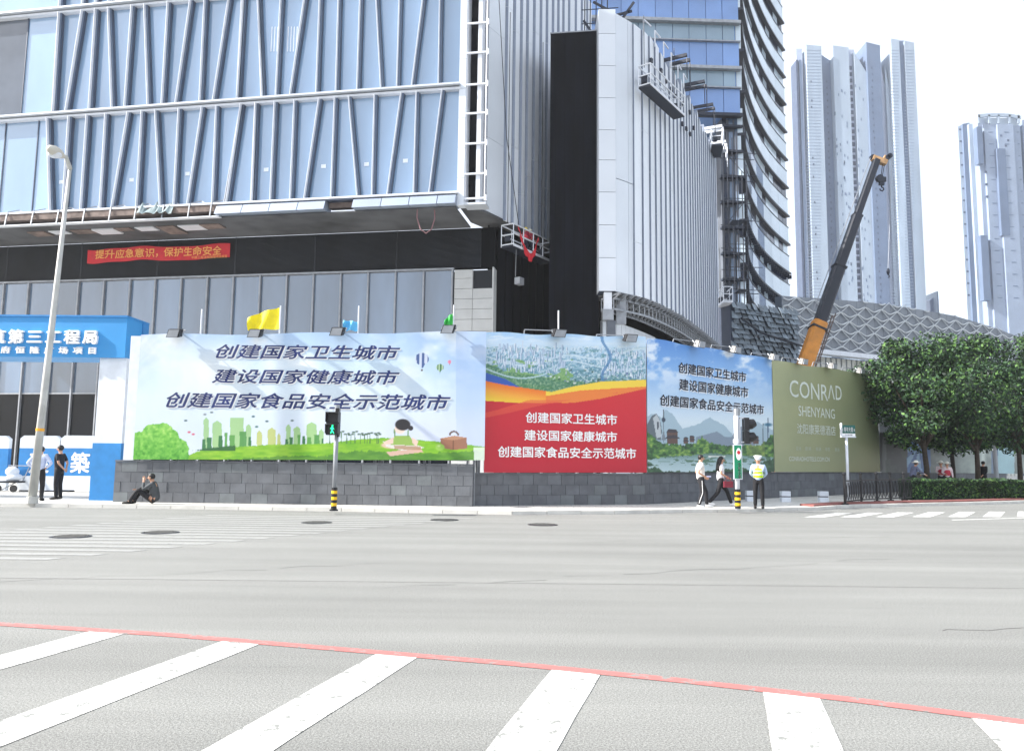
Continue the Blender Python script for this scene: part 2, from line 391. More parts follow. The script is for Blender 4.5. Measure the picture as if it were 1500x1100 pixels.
for i in range(5, 11): mb.quad((ks[i].x,ks[i].y,.004),(ks2[i].x,ks2[i].y,.004),(ks2[i+1].x,ks2[i+1].y,.004),(ks[i+1].x,ks[i+1].y,.004))
tag(mb.build('edge_line', M['mark_worn']), kind='structure')
rc = random.Random(9)
mb = MB()
for x0, y0, x1, y1 in ((-9,8.6,-1.5,12.2),(-2,9.5,7,13.5),(3.5,7.4,10,9.6),(1,15.2,9,17.4),(9,13,17,19),(-16,14.5,-8,18.5)):
    n_ = 22; pr = None
    for i in range(n_+1):
        t_ = i/n_; x = x0+(x1-x0)*t_+rc.uniform(-.14,.14); y = y0+(y1-y0)*t_+rc.uniform(-.12,.12); w = rc.uniform(.004,.011)*(1 if .05 < t_ < .95 else .2)
        q = ((x, y-w, .0022), (x, y+w, .0022))
        if pr and rc.random() < .86: mb.quad(pr[0], q[0], q[1], pr[1])
        pr = q
tag(mb.build('road_crack', mat('crack', sr(84,84,82), .95, 0, .2, 3)), kind='structure')
pm = mat('asphalt_patch', sr(108,108,106), .9, 0, .16, 6, detail=8, bump=.4, bscale=90)
sheet('road_patch', [(-60,9.6),(70,10.9),(70,10.96),(-60,9.65)], .0014, pm)
# iron covers
for (x, y), lb in zip([(104,786),(235,780),(464,765.5),(651,761.5),(795,768.5)], ['round iron manhole cover nearest the street lamp on the worn crossing', 'round iron manhole cover in the middle of the worn crossing', 'round iron manhole cover in line with the green pedestrian signal', 'round iron manhole cover near the kerb below the stone wall step', 'round iron manhole cover on the road below the red banner']):
    c = G(x, y); r = root('manhole_cover', (c.x, c.y, 0), lb, 'manhole cover', 'manhole covers in the road')
    mb = MB(); P = [(c.x+.3*math.cos(q*math.pi/12), c.y+.3*math.sin(q*math.pi/12)) for q in range(24)]; mb.prism(P, -.02, .012); mb.build('lid', M['iron'], r)
    mb = MB()
    for q in range(24):
        a0, a1 = q*math.pi/12, (q+1)*math.pi/12; C = (c.x, c.y)
        pr = lambda R, a, z: (c.x+R*math.cos(a), c.y+R*math.sin(a), z)
        mb.hexa([pr(.31,a0,-.02),pr(.37,a0,-.02),pr(.37,a1,-.02),pr(.31,a1,-.02),pr(.31,a0,.018),pr(.37,a0,.008),pr(.37,a1,.008),pr(.31,a1,.018)])
    mb.build('ring', M['dark_steel'], r)
    mb = MB()
    for q in range(-3, 4): 
        w = math.sqrt(.078-(q*.085)**2); mb.box(c.x-w, c.x+w, c.y+q*.085-.012, c.y+q*.085+.012, .0122, .02)
    mb.build('rib', M['iron'], r)

# ================================================================== OFFICE BUILDING (left)
La = at(0, 300, 44.8); Ra = at(672, 285, 40.0); FA = Frame((La.x, La.y), (Ra.x, Ra.y))
B1 = root('office_building', (La.x, La.y, 0), 'blue glass fronted commercial building with slanting mullions above a charcoal louvred band', 'building', rz=0)
UL = -9.0; UR = FA.px(672, 285)[0]
hA = FA.px(672, 287)[1]                      # foot of the upper glass
hB = FA.px(672, 131)[1]                      # first rail
hC = FA.px(150, 15)[1]                       # second rail
hD = hC+6.0
print('heights', hA, hB, hC)
def crop(lst, ox, s): return [tuple(v/s+(ox if i % 2 == 0 else 0) for i, v in enumerate(t)) for t in lst]
up = crop([(343,60,308,622),(468,48,378,618),(538,45,502,605),(605,38,622,598),(732,22,692,592),(798,15,815,585),(925,5,890,580),(1045,0,965,572),(1120,0,1092,568),(1248,0,1165,558),(1325,0,1292,550),(1402,0,1425,545)], 0, 3.667)
up += crop([(35,0,8,550),(120,0,138,543),(242,0,215,535),(368,0,292,530),(450,0,430,525),(550,0,535,520),(665,0,648,510),(750,0,775,500),(875,0,860,497),(1000,0,940,490),(1090,0,1082,485)], 350, 3.667)
lo = crop([(280,640,292,1100),(395,635,365,1100),(492,625,460,1100),(592,618,563,1100),(710,610,630,1100),(785,605,757,1100),(857,600,880,1100),(982,592,955,1100),(1105,585,1030,1100),(1182,578,1160,1100),(1312,570,1240,1075),(1390,565,1368,1070)], 0, 3.667)
lo += crop([(30,565,-8,800),(108,562,88,1070),(210,555,187,1065),(315,548,293,1062),(445,542,372,1055),(530,535,510,1062),(605,530,647,1055),(742,522,728,1050),(882,515,812,1048),(965,508,950,1045),(1100,500,1035,1040)], 350, 3.667)
def lines(src, h0, h1):
    out = []
    for xt, yt, xb, yb in src:
        ut, ht = FA.px(xt, yt); ub, hb = FA.px(xb, yb); k = (ut-ub)/(ht-hb)
        out.append((ub+k*(h0-hb), ub+k*(h1-hb)))
    out.sort(key=lambda q: q[0]+q[1]); return out
Ulo = lines(lo, hA, hB); Uup = lines(up, hB, hC)
# the storey above (only its foot shows) repeats the pattern of the row below it
Utop = [(b, b+(a-b)*.6) for a, b in Uup]
for row, (h0, h1, Ls) in enumerate(((hA, hB, Ulo), (hB, hC, Uup), (hC, hD, Utop))):
    edges = [(UL, UL)]
    extra = {0: [-6.5,-4.2,-1.9, FA.px(5,240)[0], FA.px(53,240)[0]], 1: [-6.5,-4.2,-1.9, FA.px(37,100)[0]], 2: [-6.5,-4.2,-1.9]}[row]
    edges += [(u, u) for u in extra]+Ls+[(UR-.02, UR-.02)]
    edges.sort(key=lambda q: q[0]+q[1])
    for i in range(len(edges)-1):
        (a0, a1), (b0, b1) = edges[i], edges[i+1]
        if b0-a0 < .02 and b1-a1 < .02: continue
        mb = MB(); g = .012; j = [random.uniform(-.012, .012) for _ in range(4)]
        b = len(mb.v)
        q = [(a0+g, h0+.12), (b0-g, h0+.12), (b1-g, h1-.12), (a1+g, h1-.12)]
        mb.v += [FA.w(u, h, -.06) for u, h in q]+[FA.w(u, h, j[k]) for k, (u, h) in enumerate(q)]
        mb.f = [(4,5,6,7),(3,2,1,0),(0,1,5,4),(1,2,6,5),(2,3,7,6),(3,0,4,7)]; mb.m = [0]*6
        refl = (row == 1 and b0 <= FA.px(38,100)[0]+.05)  # left end panes: building reflection put into their grey colour
        mb.build('glass_panel', M['glass_refl'] if refl else M['glass_hi'], B1)
    for a0, a1 in Ls:
        thin = False
        mb = MB(); w = .12
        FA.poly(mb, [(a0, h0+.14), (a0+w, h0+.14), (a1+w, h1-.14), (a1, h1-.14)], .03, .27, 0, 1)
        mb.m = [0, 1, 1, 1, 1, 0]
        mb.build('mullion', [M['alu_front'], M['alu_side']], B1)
        mb = MB(); FA.poly(mb, [(a0-.028, h0+.14), (a0-.002, h0+.14), (a1-.002, h1-.14), (a1-.028, h1-.14)], .03, .46); mb.build('mullion_edge', M['white_metal'], B1)
    for u in extra:
        mb = MB(); FA.box(mb, u-.03, u+.03, h0+.12, h1-.12, .02, .06); mb.build('glass_joint', M['alu_side'], B1)
for h in (hA, hB, hC, hD):
    for dh, dd, hh in ((-.13, .3, .13), (.07, .5, .1)) if h != hA else ((.0, .5, .1),):
        k = 0; u = UL
        while u < UR:
            u2 = min(u+4.1, UR+.05); mb = MB(); FA.box(mb, u+.006, u2-.006, h+dh, h+dh+hh, -.05, dd); mb.build('rail', M['alu'] if dh > 0 else M['white_metal'], B1); u = u2
mb = MB(); FA.box(mb, UL, UR, hA+.02, hD, -.6, -.07); mb.build('wall_backing', M['alu_side'], B1)
mb = MB()
for (x, y) in [(90,267),(193,264),(275,255),(390,249),(474,244),(537,241),(594,236)]:
    u, h = FA.px(x, y); mb = MB(); FA.box(mb, u-.14, u+.14, h-.11, h+.11, .016, .022); mb.build('paper_notice', M['paper'], B1)
for k in range(4):                                   # pale strips on the panes, painting in bright slots seen through the glass
    for x0 in (398, 422):
        u, h = FA.px(x0+4.3*k, 58); mb = MB(); FA.box(mb, u-.03, u+.03, h-.75, h+.75, .016, .02); mb.build('bright_slot', M['paper'], B1)
# fascia of silver panels, bare edge beam at left, soffit
hS = FA.px(668, 304)[1]
def ux(x, y=300): return FA.px(x, y, .5)[0]
xs = [317,356,396,437,477]; xs2 = [517,559,600,641,668]
for X in (xs, xs2):
    for i in range(len(X)-1):
        mb = MB(); a, b = ux(X[i]), ux(X[i+1])
        p = [(a+.02, hS, -.3), (b-.02, hS, -.3), (b-.02, hS-.0, .75), (a+.02, hS, .75), (a+.02, hA-.02, -.3), (b-.02, hA-.02, -.3), (b-.02, hA-.12, .52), (a+.02, hA-.12, .52)]
        mb.hexa([FA.w(*q) for q in p]); mb.build('fascia_panel', M['alu_panel'], B1)
mb = MB(); FA.box(mb, UL, ux(317)-.02, hA-.38, hA-.02, -.3, .45); mb.build('edge_beam', M['rust'], B1)
mb = MB(); FA.box(mb, ux(477)+.03, ux(517)-.03, hA-.4, hA-.1, -.3, .1); mb.build('edge_beam', M['rust'], B1)
mb = MB(); FA.box(mb, ux(477), ux(517), hA-.1, hA-.04, -.3, .5); mb.build('edge_rail', M['alu_side'], B1)
mb = MB(); FA.box(mb, UL, ux(317)+.25, hS-.12, hS-.06, .3, .62); mb.build('edge_rail', M['white_metal'], B1)
for x in (12, 50, 87, 125, 163, 200, 240, 278, 310):
    mb = MB(); u = ux(x); a = FA.w(u, hS-.06, .62); mb.beam(a, FA.w(u, hA+.1, .5), .06, .06); mb.beam(FA.w(u, hA+.1, .5), FA.w(u+.55, hA+.32, .2), .05, .05)
    mb.beam(FA.w(u+.55, hA+.32, .2), FA.w(u+1.0, hA+.05, .4), .05, .05); mb.build('bracket', M['galv'], B1)
FS = -3.4; hL0 = FA.px(663, 396, FS)[1]; 
mb = MB(); FA.box(mb, UL, UR-.1, hS-.1, hS-.03, FS, .3); mb.build('soffit', M['soffit'], B1)
for i in range(9):                                    # gaps in the soffit boards at the left
    a = ux(20+i*32); mb = MB(); FA.box(mb, a, a+1.0+random.random()*.5, hS-.16-.03*random.random(), hS-.115, -1.0-random.random()*1.2, -.6); mb.build('loose_board', M['white_metal'] if i % 2 else M['rust'], B1)
mb = MB(); pr = []
c0 = FA.px(225, 310, .55)
for i in range(13): 
    u = c0[0]-1.0+i*.18; pr.append([FA.w(u, hA-.05+.28*math.sin(i*1.3)*random.random()+.15, .4), FA.w(u+.1, hA-.35-.2*random.random(), .8)])
for i in range(12): mb.quad(pr[i][1], pr[i+1][1], pr[i+1][0], pr[i][0])
tag(mb.build('tarpaulin', mat('grey_tarpaulin', sr(112,128,132), .7, 0, .3, 4)), 'crumpled grey tarpaulin lying on the edge beam over the red slogan', 'tarpaulin')
# louvre band
u0, u1 = UL, FA.px(705, 350, FS)[0]
mb = MB(); FA.box(mb, u0, FA.px(725, 350, FS)[0], hL0+.1, hS-.1, FS-.4, FS-.05); mb.build('louvre_backing', M['louvre_back'], B1)
K = 34; mb = MB()
for i in range(K):
    h = hL0+.12+(hS-.12-hL0-.12)*i/K; mb.hexa([FA.w(*q) for q in ((u0,h,FS-.04),(u1,h,FS-.04),(u1,h+.01,FS+.03),(u0,h+.01,FS+.03),(u0,h+.05,FS-.04),(u1,h+.05,FS-.04),(u1,h+.035,FS+.03),(u0,h+.035,FS+.03))])
o = mb.build('louvre_slats', M['louvre'], B1); o['kind'] = 'stuff'
px_lo = [8,44,83,117,154,192,229,267,305,343,382,421,460,500,540,580,621,663]
ulo = [FA.px(x, 420, FS)[0] for x in px_lo]; stepu = ulo[1]-ulo[0]
ulo = [ulo[0]-stepu*k for k in (6,5,4,3,2,1)]+ulo
for u in ulo[::3]:
    mb = MB(); FA.box(mb, u-.03, u+.03, hL0+.12, hS-.12, FS+.031, FS+.05); mb.build('louvre_post', M['louvre'], B1)
# lower glazing
hM = 5.3
for i in range(len(ulo)-1):
    for (h0, h1, mt) in ((.3, hM-.04, 'glass_dark'), (hM+.04, hL0-.03, 'glass_low')):  # bottom row darker: shade and dark reflections put into its base colour
        mb = MB(); j = [random.uniform(-.01, .01) for _ in range(4)]
        q = [(ulo[i]+.05, h0), (ulo[i+1]-.05, h0), (ulo[i+1]-.05, h1), (ulo[i]+.05, h1)]
        mb.v = [FA.w(u, h, FS-.06) for u, h in q]+[FA.w(u, h, FS+j[k]) for k, (u, h) in enumerate(q)]
        mb.f = [(4,5,6,7),(3,2,1,0),(0,1,5,4),(1,2,6,5),(2,3,7,6),(3,0,4,7)]; mb.m = [0]*6
        mb.build('window_pane', M[mt], B1)
for u in ulo:
    mb = MB(); FA.box(mb, u-.045, u+.045, .1, hL0, FS-.1, FS+.16); mb.build('window_mullion', M['galv'], B1)
mb = MB(); FA.box(mb, u0, ulo[-1]+.1, hL0, hL0+.1, FS-.1, FS+.2); mb.build('window_head', M['galv'], B1)
mb = MB(); FA.box(mb, u0, ulo[-1], .1, hL0, FS-.5, FS-.12); mb.build('wall_backing', M['louvre_back'], B1)
mb = MB(); FA.box(mb, u0, ulo[-1], hM-.04, hM+.04, FS-.1, FS+.08); mb.build('transom', M['galv'], B1)
# stone clad pier
up0, up1, up2 = [FA.px(x, 440, FS+.25)[0] for x in (665, 692, 721)]
hh = [FA.px(680, y, FS+.25)[1] for y in (485,468,453,438,423,408,395)]
hh = [hh[0]-1.2*k for k in (8,7,6,5,4,3,2,1)]+hh
for i in range(len(hh)-1):
    for a, b, c in ((up0, up1, 0), (up1, up2, 1)):
        if c == 1 and i >= len(hh)-3: continue
        if hh[i] < .1: continue
        mb = MB(); FA.box(mb, a+.01, b-.01, hh[i]+.01, hh[i+1]-.01, FS, FS+.25); mb.build('stone_panel', M['pier'], B1)
mb = MB(); FA.box(mb, up1+.03, up2-.02, hh[-3], hh[-1]-.05, FS-.1, FS+.1); mb.build('window_pane', M['glass_dark'], B1)
mb = MB(); FA.box(mb, up2-.01, up2+.07, .1, hh[-1]+.1, FS-.6, FS+.27); mb.build('pier_edge', M['pier'], B1)
mb = MB(); FA.box(mb, up0, up2, .1, hh[-1], FS-.6, FS-.02); mb.build('wall_backing', M['mortar'], B1)
# corner strip with the rungs
ca, cb, cc, cdd, ce_ = [FA.px(x, 150)[0] for x in (673.5, 684, 700, 706, 713)]
hp = [FA.px(679, y)[1] for y in (303, 263, 219, 176, 133, 90, 47, 4)]; hp += [hp[-1]+1.65*k for k in (1,2,3,4)]
for i in range(len(hp)-1):
    mb = MB(); FA.box(mb, ca+.01, cb-.01, hp[i]+.01, hp[i+1]-.01, -.3, .25); mb.build('corner_panel', M['fin_smooth'], B1)
mb = MB(); FA.box(mb, cb, cc+.1, hA-.5, hD, -.9, -.5); mb.build('recess_wall', M['black_wall'], B1)
mb = MB(); FA.box(mb, cb, cb+.06, hA-.5, hD, -.5, .2); mb.build('recess_edge', M['white_metal'], B1)
mb = MB(); FA.box(mb, cc, cdd, hA-.5, hD, -.5, .18); mb.build('corner_post', M['white_metal'], B1)
hr = [FA.px(700, y)[1] for y in (293,257,213,169,127,81,38)]; hr += [hr[-1]+1.55*k for k in (1,2,3,4)]
for h in hr:
    mb = MB(); FA.box(mb, cb+.02, ce_+.12, h-.045, h+.045, .2, .29); mb.tube([FA.w(ce_+.1, h-.14, .25), FA.w(ce_+.1, h+.16, .25)], .06, 6); mb.build('rung', M['white_metal'], B1)
mb = MB(); mb.tube([FA.w(ce_+.02, hA-.4, .25), FA.w(ce_+.02, hD, .25)], .035, 6); mb.build('ladder_rail', M['white_metal'], B1)
mb = MB(); FA.box(mb, cb, ce_+.1, hA-.62, hA-.5, -.6, .3); mb.build('corner_sill', M['alu'], B1)
# wall of upright fins that runs back from the corner
pa = at(714, 303, 41.6); pb = at(800, 347, 47.1); FW = Frame((pa.x, pa.y), (pb.x, pb.y))
hW = pa.z-.25
def wu(x): return FW.px(x, 200)[0]
fx = [714, 738, 749.5, 760, 769, 779, 789, 798, 807, 815, 822.5, 831, 841, 850, 858, 866]
for i in range(len(fx)-1):
    a, b = wu(fx[i]), wu(fx[i+1]); mb = MB()
    if i == 0:
        for h0, h1 in ((hW, 19.5), (19.52, 26), (26.02, hD)):
            mb = MB(); FW.box(mb, a, b, h0, h1, -.5, 0); mb.build('cladding_panel', M['fin_smooth'], B1)
        continue
    P = [(a+.03, -.5), (b-.03, -.5), (b-.03, .0), (b-.2, .12), (a+.14, .12), (a+.03, .0)]
    cut = hW+(.0 if i > 1 else -.1)
    for h0, h1 in ((cut, 17.2+1.3*(i % 3)), (17.22+1.3*(i % 3), 27.0+1.1*(i % 2)), (27.02+1.1*(i % 2), hD)):
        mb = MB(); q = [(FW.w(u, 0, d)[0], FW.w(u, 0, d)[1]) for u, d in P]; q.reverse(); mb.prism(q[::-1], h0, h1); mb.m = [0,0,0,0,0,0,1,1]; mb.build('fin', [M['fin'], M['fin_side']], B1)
mb = MB(); FW.box(mb, wu(714), wu(866)+1, hW, hD, -1.2, -.52); mb.build('wall_backing', M['joint'], B1)
mb = MB(); FW.box(mb, FW.px(728, 440, -.9)[0], wu(866)+1, .1, hW-.02, -1.6, -.9); mb.build('black_sheeting', M['black_wall'], B1)
for i in range(9):
    u = 1.4+i*.9; mb = MB(); FW.box(mb, u, u+.08, .1, hW-.3, -.89, -.84); mb.build('sheeting_post', M['louvre_back'], B1)
mb = MB(); q = [FA.w(UR-.1, 0, -3.4), FA.w(UR-.1, 0, .3), FW.w(0,0,0), FW.w(wu(812), 0, 0), FW.w(wu(812), 0, -1.5)]; mb.prism([(p[0], p[1]) for p in q], hW-.12, hW-.02); mb.build('soffit', M['soffit'], B1)
mb = MB(); a = at(742, 0, 41.5); mb.tube([at(731, 0, 41.2), at(742, 200, 41.6), at(760, 330, 42)], .02, 4); tag(mb.build('cable', M['dark_steel']), 'thin dark cable hanging down the white cladding at the corner', 'cable')
mb = MB(); pts = [at(612,290,40.2), at(611,320,40.1), at(616,336,40), at(624,342,40), at(632,336,40), at(637,320,40.1), at(636,290,40.2)]; mb.tube(pts, .035, 5); tag(mb.build('hanging_hose', mat('hose_pink', sr(130,96,100))), 'loop of dull pink hose hanging under the silver fascia', 'hose')
# tall black sheeted shaft between the two wings
sa = at(805, 300, 43.4); sb = at(877, 300, 43.0); FB = Frame((sa.x, sa.y), (sb.x, sb.y)); hK = FB.px(840, 48)[1]
SH = root('black_shaft', (sa.x, sa.y, 0), 'tall flat topped shaft wrapped in black sheeting between the two white clad wings', 'shaft')
mb = MB(); FB.box(mb, 0, FB.L, .1, hK, -3, 0); mb.build('sheeting', M['black_wall'], SH)
mb = MB(); FB.box(mb, -.02, FB.L+.0, hK, hK+.07, -3.02, .03); mb.build('cap_rail', M['galv'], SH)
for i in range(5):
    u = FB.L*(i+.6)/5.2; mb = MB(); FB.box(mb, u-.02, u+.02, .1, hK-.1, .0, .025); mb.build('sheeting_seam', M['louvre_back'], SH)

# ================================================================== SECOND WING with curved fin wall
Wp = [Vector(p) for p in ((5.72,42.0),(6.85,43.0),(8.25,44.6),(10.8,49),(13.6,54.9),(16.8,62.0))]
WG = root('clad_wing', (4.7, 42, 0), 'white wing with a blank panelled end and curving wall of upright fins', 'building')
dense = []
for i in range(len(Wp)-1):
    p0 = Wp[max(i-1,0)]; p1 = Wp[i]; p2 = Wp[i+1]; p3 = Wp[min(i+2,len(Wp)-1)]
    for k in range(20):
        t = k/20; dense.append(.5*((2*p1)+(p2-p0)*t+(2*p0-5*p1+4*p2-p3)*t*t+(3*p1-p0-3*p2+p3)*t**3))
dense.append(Wp[-1]); acc = [0]
for i in range(1, len(dense)): acc.append(acc[-1]+(dense[i]-dense[i-1]).length)
def wp(s, d=0.0):
    s = max(0, min(acc[-1]-1e-4, s)); i = max(j for j in range(len(acc)) if acc[j] <= s); i = min(i, len(dense)-2)
    a, b = dense[i], dense[i+1]; t = (b-a).normalized(); p = a+(b-a)*((s-acc[i])/(acc[i+1]-acc[i])); n = Vector((t.y, -t.x)); return p+n*d
hw0 = at(904, 427, 42).z; hw1 = at(904, 14, 42).z
Ea = at(877, 300, 42); FE = Frame((Ea.x, Ea.y), (Wp[0].x, Wp[0].y))
hj = [FE.px(890, y)[1] for y in (427,378,330,282,235,191,144,97,50,14)]
for i in range(9):
    mb = MB(); FE.box(mb, 0, FE.L, hj[i]+.03, hj[i+1]-.0, -2.5, 0); mb.build('cladding_panel', M['fin_smooth'], WG)
mb = MB(); FE.box(mb, .02, FE.L-.02, hj[0], hj[-1]-.05, -2.4, -.05); mb.build('joint_backing', M['joint'], WG)
sE = 1.5
def wprism(sa_, sb_, da, db, din, h0, h1, m, name, par=WG):
    P = [wp(sa_, din), wp(sb_, din), wp(sb_, db), wp(sa_, da)]; mb = MB(); mb.prism([(p.x, p.y) for p in P][::-1], h0, h1)
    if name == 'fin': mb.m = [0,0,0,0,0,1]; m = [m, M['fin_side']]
    return mb.build(name, m, par)
for s0, s1 in ((0.02, 1.05), (1.08, sE)):
    for h0, h1 in ((hw0, 17.35), (17.4, hw1-.25)): wprism(s0, s1, 0, 0, -.6, h0, h1, M['fin_smooth'], 'cladding_panel')
NF = 25; Lf = acc[-1]-sE
for i in range(NF):
    a, b = sE+Lf*i/NF+.03, sE+Lf*(i+1)/NF-.03
    tops = hw1-.3-(.0 if i < 4 else .25*(i % 3))
    mid = 14+2.3*((i*7) % 4)
    wprism(a, b, .09, -.0, -.6, hw0, mid, M['fin'], 'fin'); wprism(a, b, .09, -.0, -.6, mid+.02, tops, M['fin'], 'fin')
for (x, y) in [(953,88),(968,103),(975,118),(983,130),(990,141),(1001,152),(1011,164),(1000,181),(1006,188),(1017,187),(1011,196)]:
    # anchor openings on the fins: find the wall point under this column
    best = min(range(100), key=lambda k: abs((wp(Lf*k/100+sE).x/wp(Lf*k/100+sE).y)-(x-750)/FPX)); s = sE+Lf*best/100; p = wp(s, .24); h = at(x, y, p.y).z
    mb = MB(); q = wp(s+.22, .24); mb.beam((p.x, p.y, h), (q.x, q.y, h), .14, .26); mb.build('anchor_plate', M['ledge'], WG)
for k in range(6):                                         # open frames along the coping
    s = sE+1.0+k*1.5; p, q = wp(s, .1), wp(s+.9, .1); mb = MB()
    z = hw1-.35; mb.beam((p.x,p.y,z-.3),(p.x,p.y,z+.75),.07,.07); mb.beam((p.x,p.y,z+.72),(q.x,q.y,z+.72),.07,.07); mb.build('coping_frame', M['white_metal'], WG)
# outriggers
for k, (s, L) in enumerate(((sE+5.6, 1.1), (sE+9.5, 1.3), (sE+13.2, 1.2), (sE+17.2, 1.2), (sE+20.3, 1.0))):
    p, q = wp(s, -1), wp(s, L); mb = MB(); z = hw1+.05
    mb.beam((p.x,p.y,z),(q.x,q.y,z),.16,.2); p2, q2 = wp(s+.7, -1), wp(s+.7, L); mb.beam((p2.x,p2.y,z-.0),(q2.x,q2.y,z),.16,.2)
    mb.beam((p.x,p.y,z+.1),(p2.x,p2.y,z+.1),.1,.1); mb.tube([(q.x,q.y,z),(q.x,q.y,z-1.6)], .03, 4); mb.tube([(q2.x,q2.y,z),(q2.x,q2.y,z-1.9)], .03, 4)
    mb.build('outrigger', M['ledge'] if k < 3 else M['white_metal'], WG)
# inner wall, bracket truss and ground floor
wprism(sE, acc[-1], -.62, -.62, -4, hw0, hw1-.5, M['joint'], 'wall_backing')
mb = MB(); K = 40
P = [(wp(acc[-1]*i/K, 0).x, wp(acc[-1]*i/K, 0).y) for i in range(K+1)]; Q = [(wp(acc[-1]*i/K, -4).x, wp(acc[-1]*i/K, -4).y) for i in range(K+1)]
mb.prism((P+Q[::-1])[::-1], hw0-.12, hw0-.03); mb.build('soffit', M['soffit'], WG)
mb = MB()
for i in range(K):
    s, s2 = acc[-1]*i/K, acc[-1]*(i+1)/K
    for d in (-.2, -1.1):
        for z in (hw0-.35, hw0-.95): 
            a, b = wp(s, d), wp(s2, d); mb.beam((a.x,a.y,z),(b.x,b.y,z),.08,.1)
        a = wp(s, d); mb.beam((a.x,a.y,hw0-.35),(a.x,a.y,hw0-.95),.06,.06); b = wp(s2, d)
    a, b = wp(s, .25), wp(s, -1.1); mb.beam((a.x,a.y,hw0-.15),(b.x,b.y,hw0-.95),.06,.08); c = wp(s, .3); mb.beam((c.x,c.y,hw0-.12),(b.x,b.y,hw0-.3),.07,.09)
o = mb.build('bracket_truss', M['galv'], WG); o['kind'] = 'stuff'
nI = 34
for i in range(nI):
    s0, s1 = .6+(acc[-1]-.6)*i/nI+.02, .6+(acc[-1]-.6)*(i+1)/nI-.02
    wprism(s0, s1, -1.6, -1.6, -1.8, .1, hw0-1.35, M['fin_smooth'] if i < 12 else M['concrete'], 'wall_panel')
wprism(.5, acc[-1], -1.82, -1.82, -3.5, .1, hw0-.2, M['louvre_back'], 'wall_backing')
mb = MB(); a = at(890, 440, 42.3); mb.box(a.x-.22, a.x+.22, 42.1, 42.5, hw0-1.0, hw0-.02); mb.build('post_head', M['white_metal'], WG)
mb = MB(); mb.box(a.x-.3, a.x+.3, 42.0, 42.6, hw0-1.6, hw0-1.0, 0); mb.build('post_collar', M['galv'], WG)
mb = MB(); mb.box(a.x-.05, a.x+.42, 42.1, 42.5, .1, hw0-1.6); mb.build('post', M['concrete'], WG)
mb = MB(); b = at(911, 440, 42.6); mb.box(b.x-.3, b.x+.25, 42.7, 43.0, hw0-1.7, hw0-.15); mb.build('post_head', M['galv'], WG)
# scaffold above the shaft
SC = root('scaffold', (sb.x, 45, 0), 'tangle of dark scaffold poles above the black sheeted shaft', 'scaffold')
rs = random.Random(3)
for i in range(5):
    x = 4.2+i*.35; mb = MB(); mb.tube([(x, 44.5+rs.random(), hK+.05), (x, 44.5, hK+4.2)], .035, 5); mb.build('standard', M['scaf'], SC)
for z in (.5, 1.3, 2.2, 3.1):
    mb = MB(); mb.tube([(4.0, 44.5, hK+z), (6.2, 44.2, hK+z)], .03, 5); mb.build('ledger', M['scaf'], SC)
for a, b in (((4.1,44.3,hK+1.4),(4.9,44.2,hK+.1)), ((4.7,44.3,hK+2.6),(5.6,44,hK+1.9)), ((5.4,44,hK+1.4),(6.9,43.4,hK+1.5)), ((6.0,43.6,hK+.6),(7.0,43.3,hK+2.0))):
    mb = MB(); mb.beam(a, b, .12, .12); mb.build('brace', M['ledge'], SC)

# ================================================================== GLASS TOWER behind
TW = root('glass_tower', (19.7, 67, 0), 'blue glass high rise with curved bands of dark windows and ledges', 'building')
Ta = at(925, 40, 66.6); Tb = at(1082, 36, 67.0); FT = Frame((Ta.x-4, Ta.y-.15), (Tb.x, Tb.y))
fl = [FT.px(1082, y)[1] for y in (171, 103, 36)]; fh = fl[1]-fl[0]
fls = [fl[0]+fh*k for k in range(0, 6)]
mu = [FT.px(x, 40)[0] for x in (960,985,1009,1034,1058,1082)]; st = mu[1]-mu[0]; mu = [mu[0]-st*k for k in range(int(mu[0]/st), 0, -1)]+mu
for k, h in enumerate(fls):
    hs = h+fh*.0; mb = MB(); FT.box(mb, 0, FT.L+.05, h-.16, h+.12, -.1, .5); mb.build('ledge', M['galv'] if k else M['ledge'], TW)
    mb = MB(); FT.box(mb, 0, FT.L+.05, h-fh*.4-.08, h-fh*.4+.02, -.1, .3)
    if k: mb.build('sill_rail', M['galv'], TW)
    for i in range(len(mu)-1):
        a, b = mu[i]+.03, mu[i+1]-.03
        mb = MB(); FT.box(mb, a, b, h+.13, h+fh*.6-.09, -.1, random.uniform(-.01,.01)); mb.build('glass_panel', M['tower_glass'], TW)
        if k: mb = MB(); FT.box(mb, a, b-(.4 if i == len(mu)-2 else 0), h-fh*.4+.03, h-.17, -.1, -.15+.16); mb.build('spandrel_panel', M['tower_spandrel'], TW)
mb = MB(); FT.box(mb, 0, FT.L, fls[0], fls[-1]+3, -2.5, -.12); mb.build('wall_backing', M['tower_glass'], TW)
# concrete core below the glass
c1 = FT.px(1059, 300)[0]
mb = MB(); FT.box(mb, c1, FT.L, .1, fls[0]-.2, -2.5, -.3); mb.build('concrete_core', M['concrete'], TW)
h = fls[0]-.9
while h > 2:
    mb = MB(); FT.box(mb, c1-.2, FT.L+.1, h-.2, h, -.3, .25); mb.build('floor_slab', M['ledge'], TW)
    for q in (.15, .75):
        mb = MB(); FT.box(mb, c1+q, c1+q+.35, h+.25, h+1.9, -.3, -.27); mb.build('opening', M['win_dark'] if q < .5 else M['band_grey'], TW)
    h -= 2.35
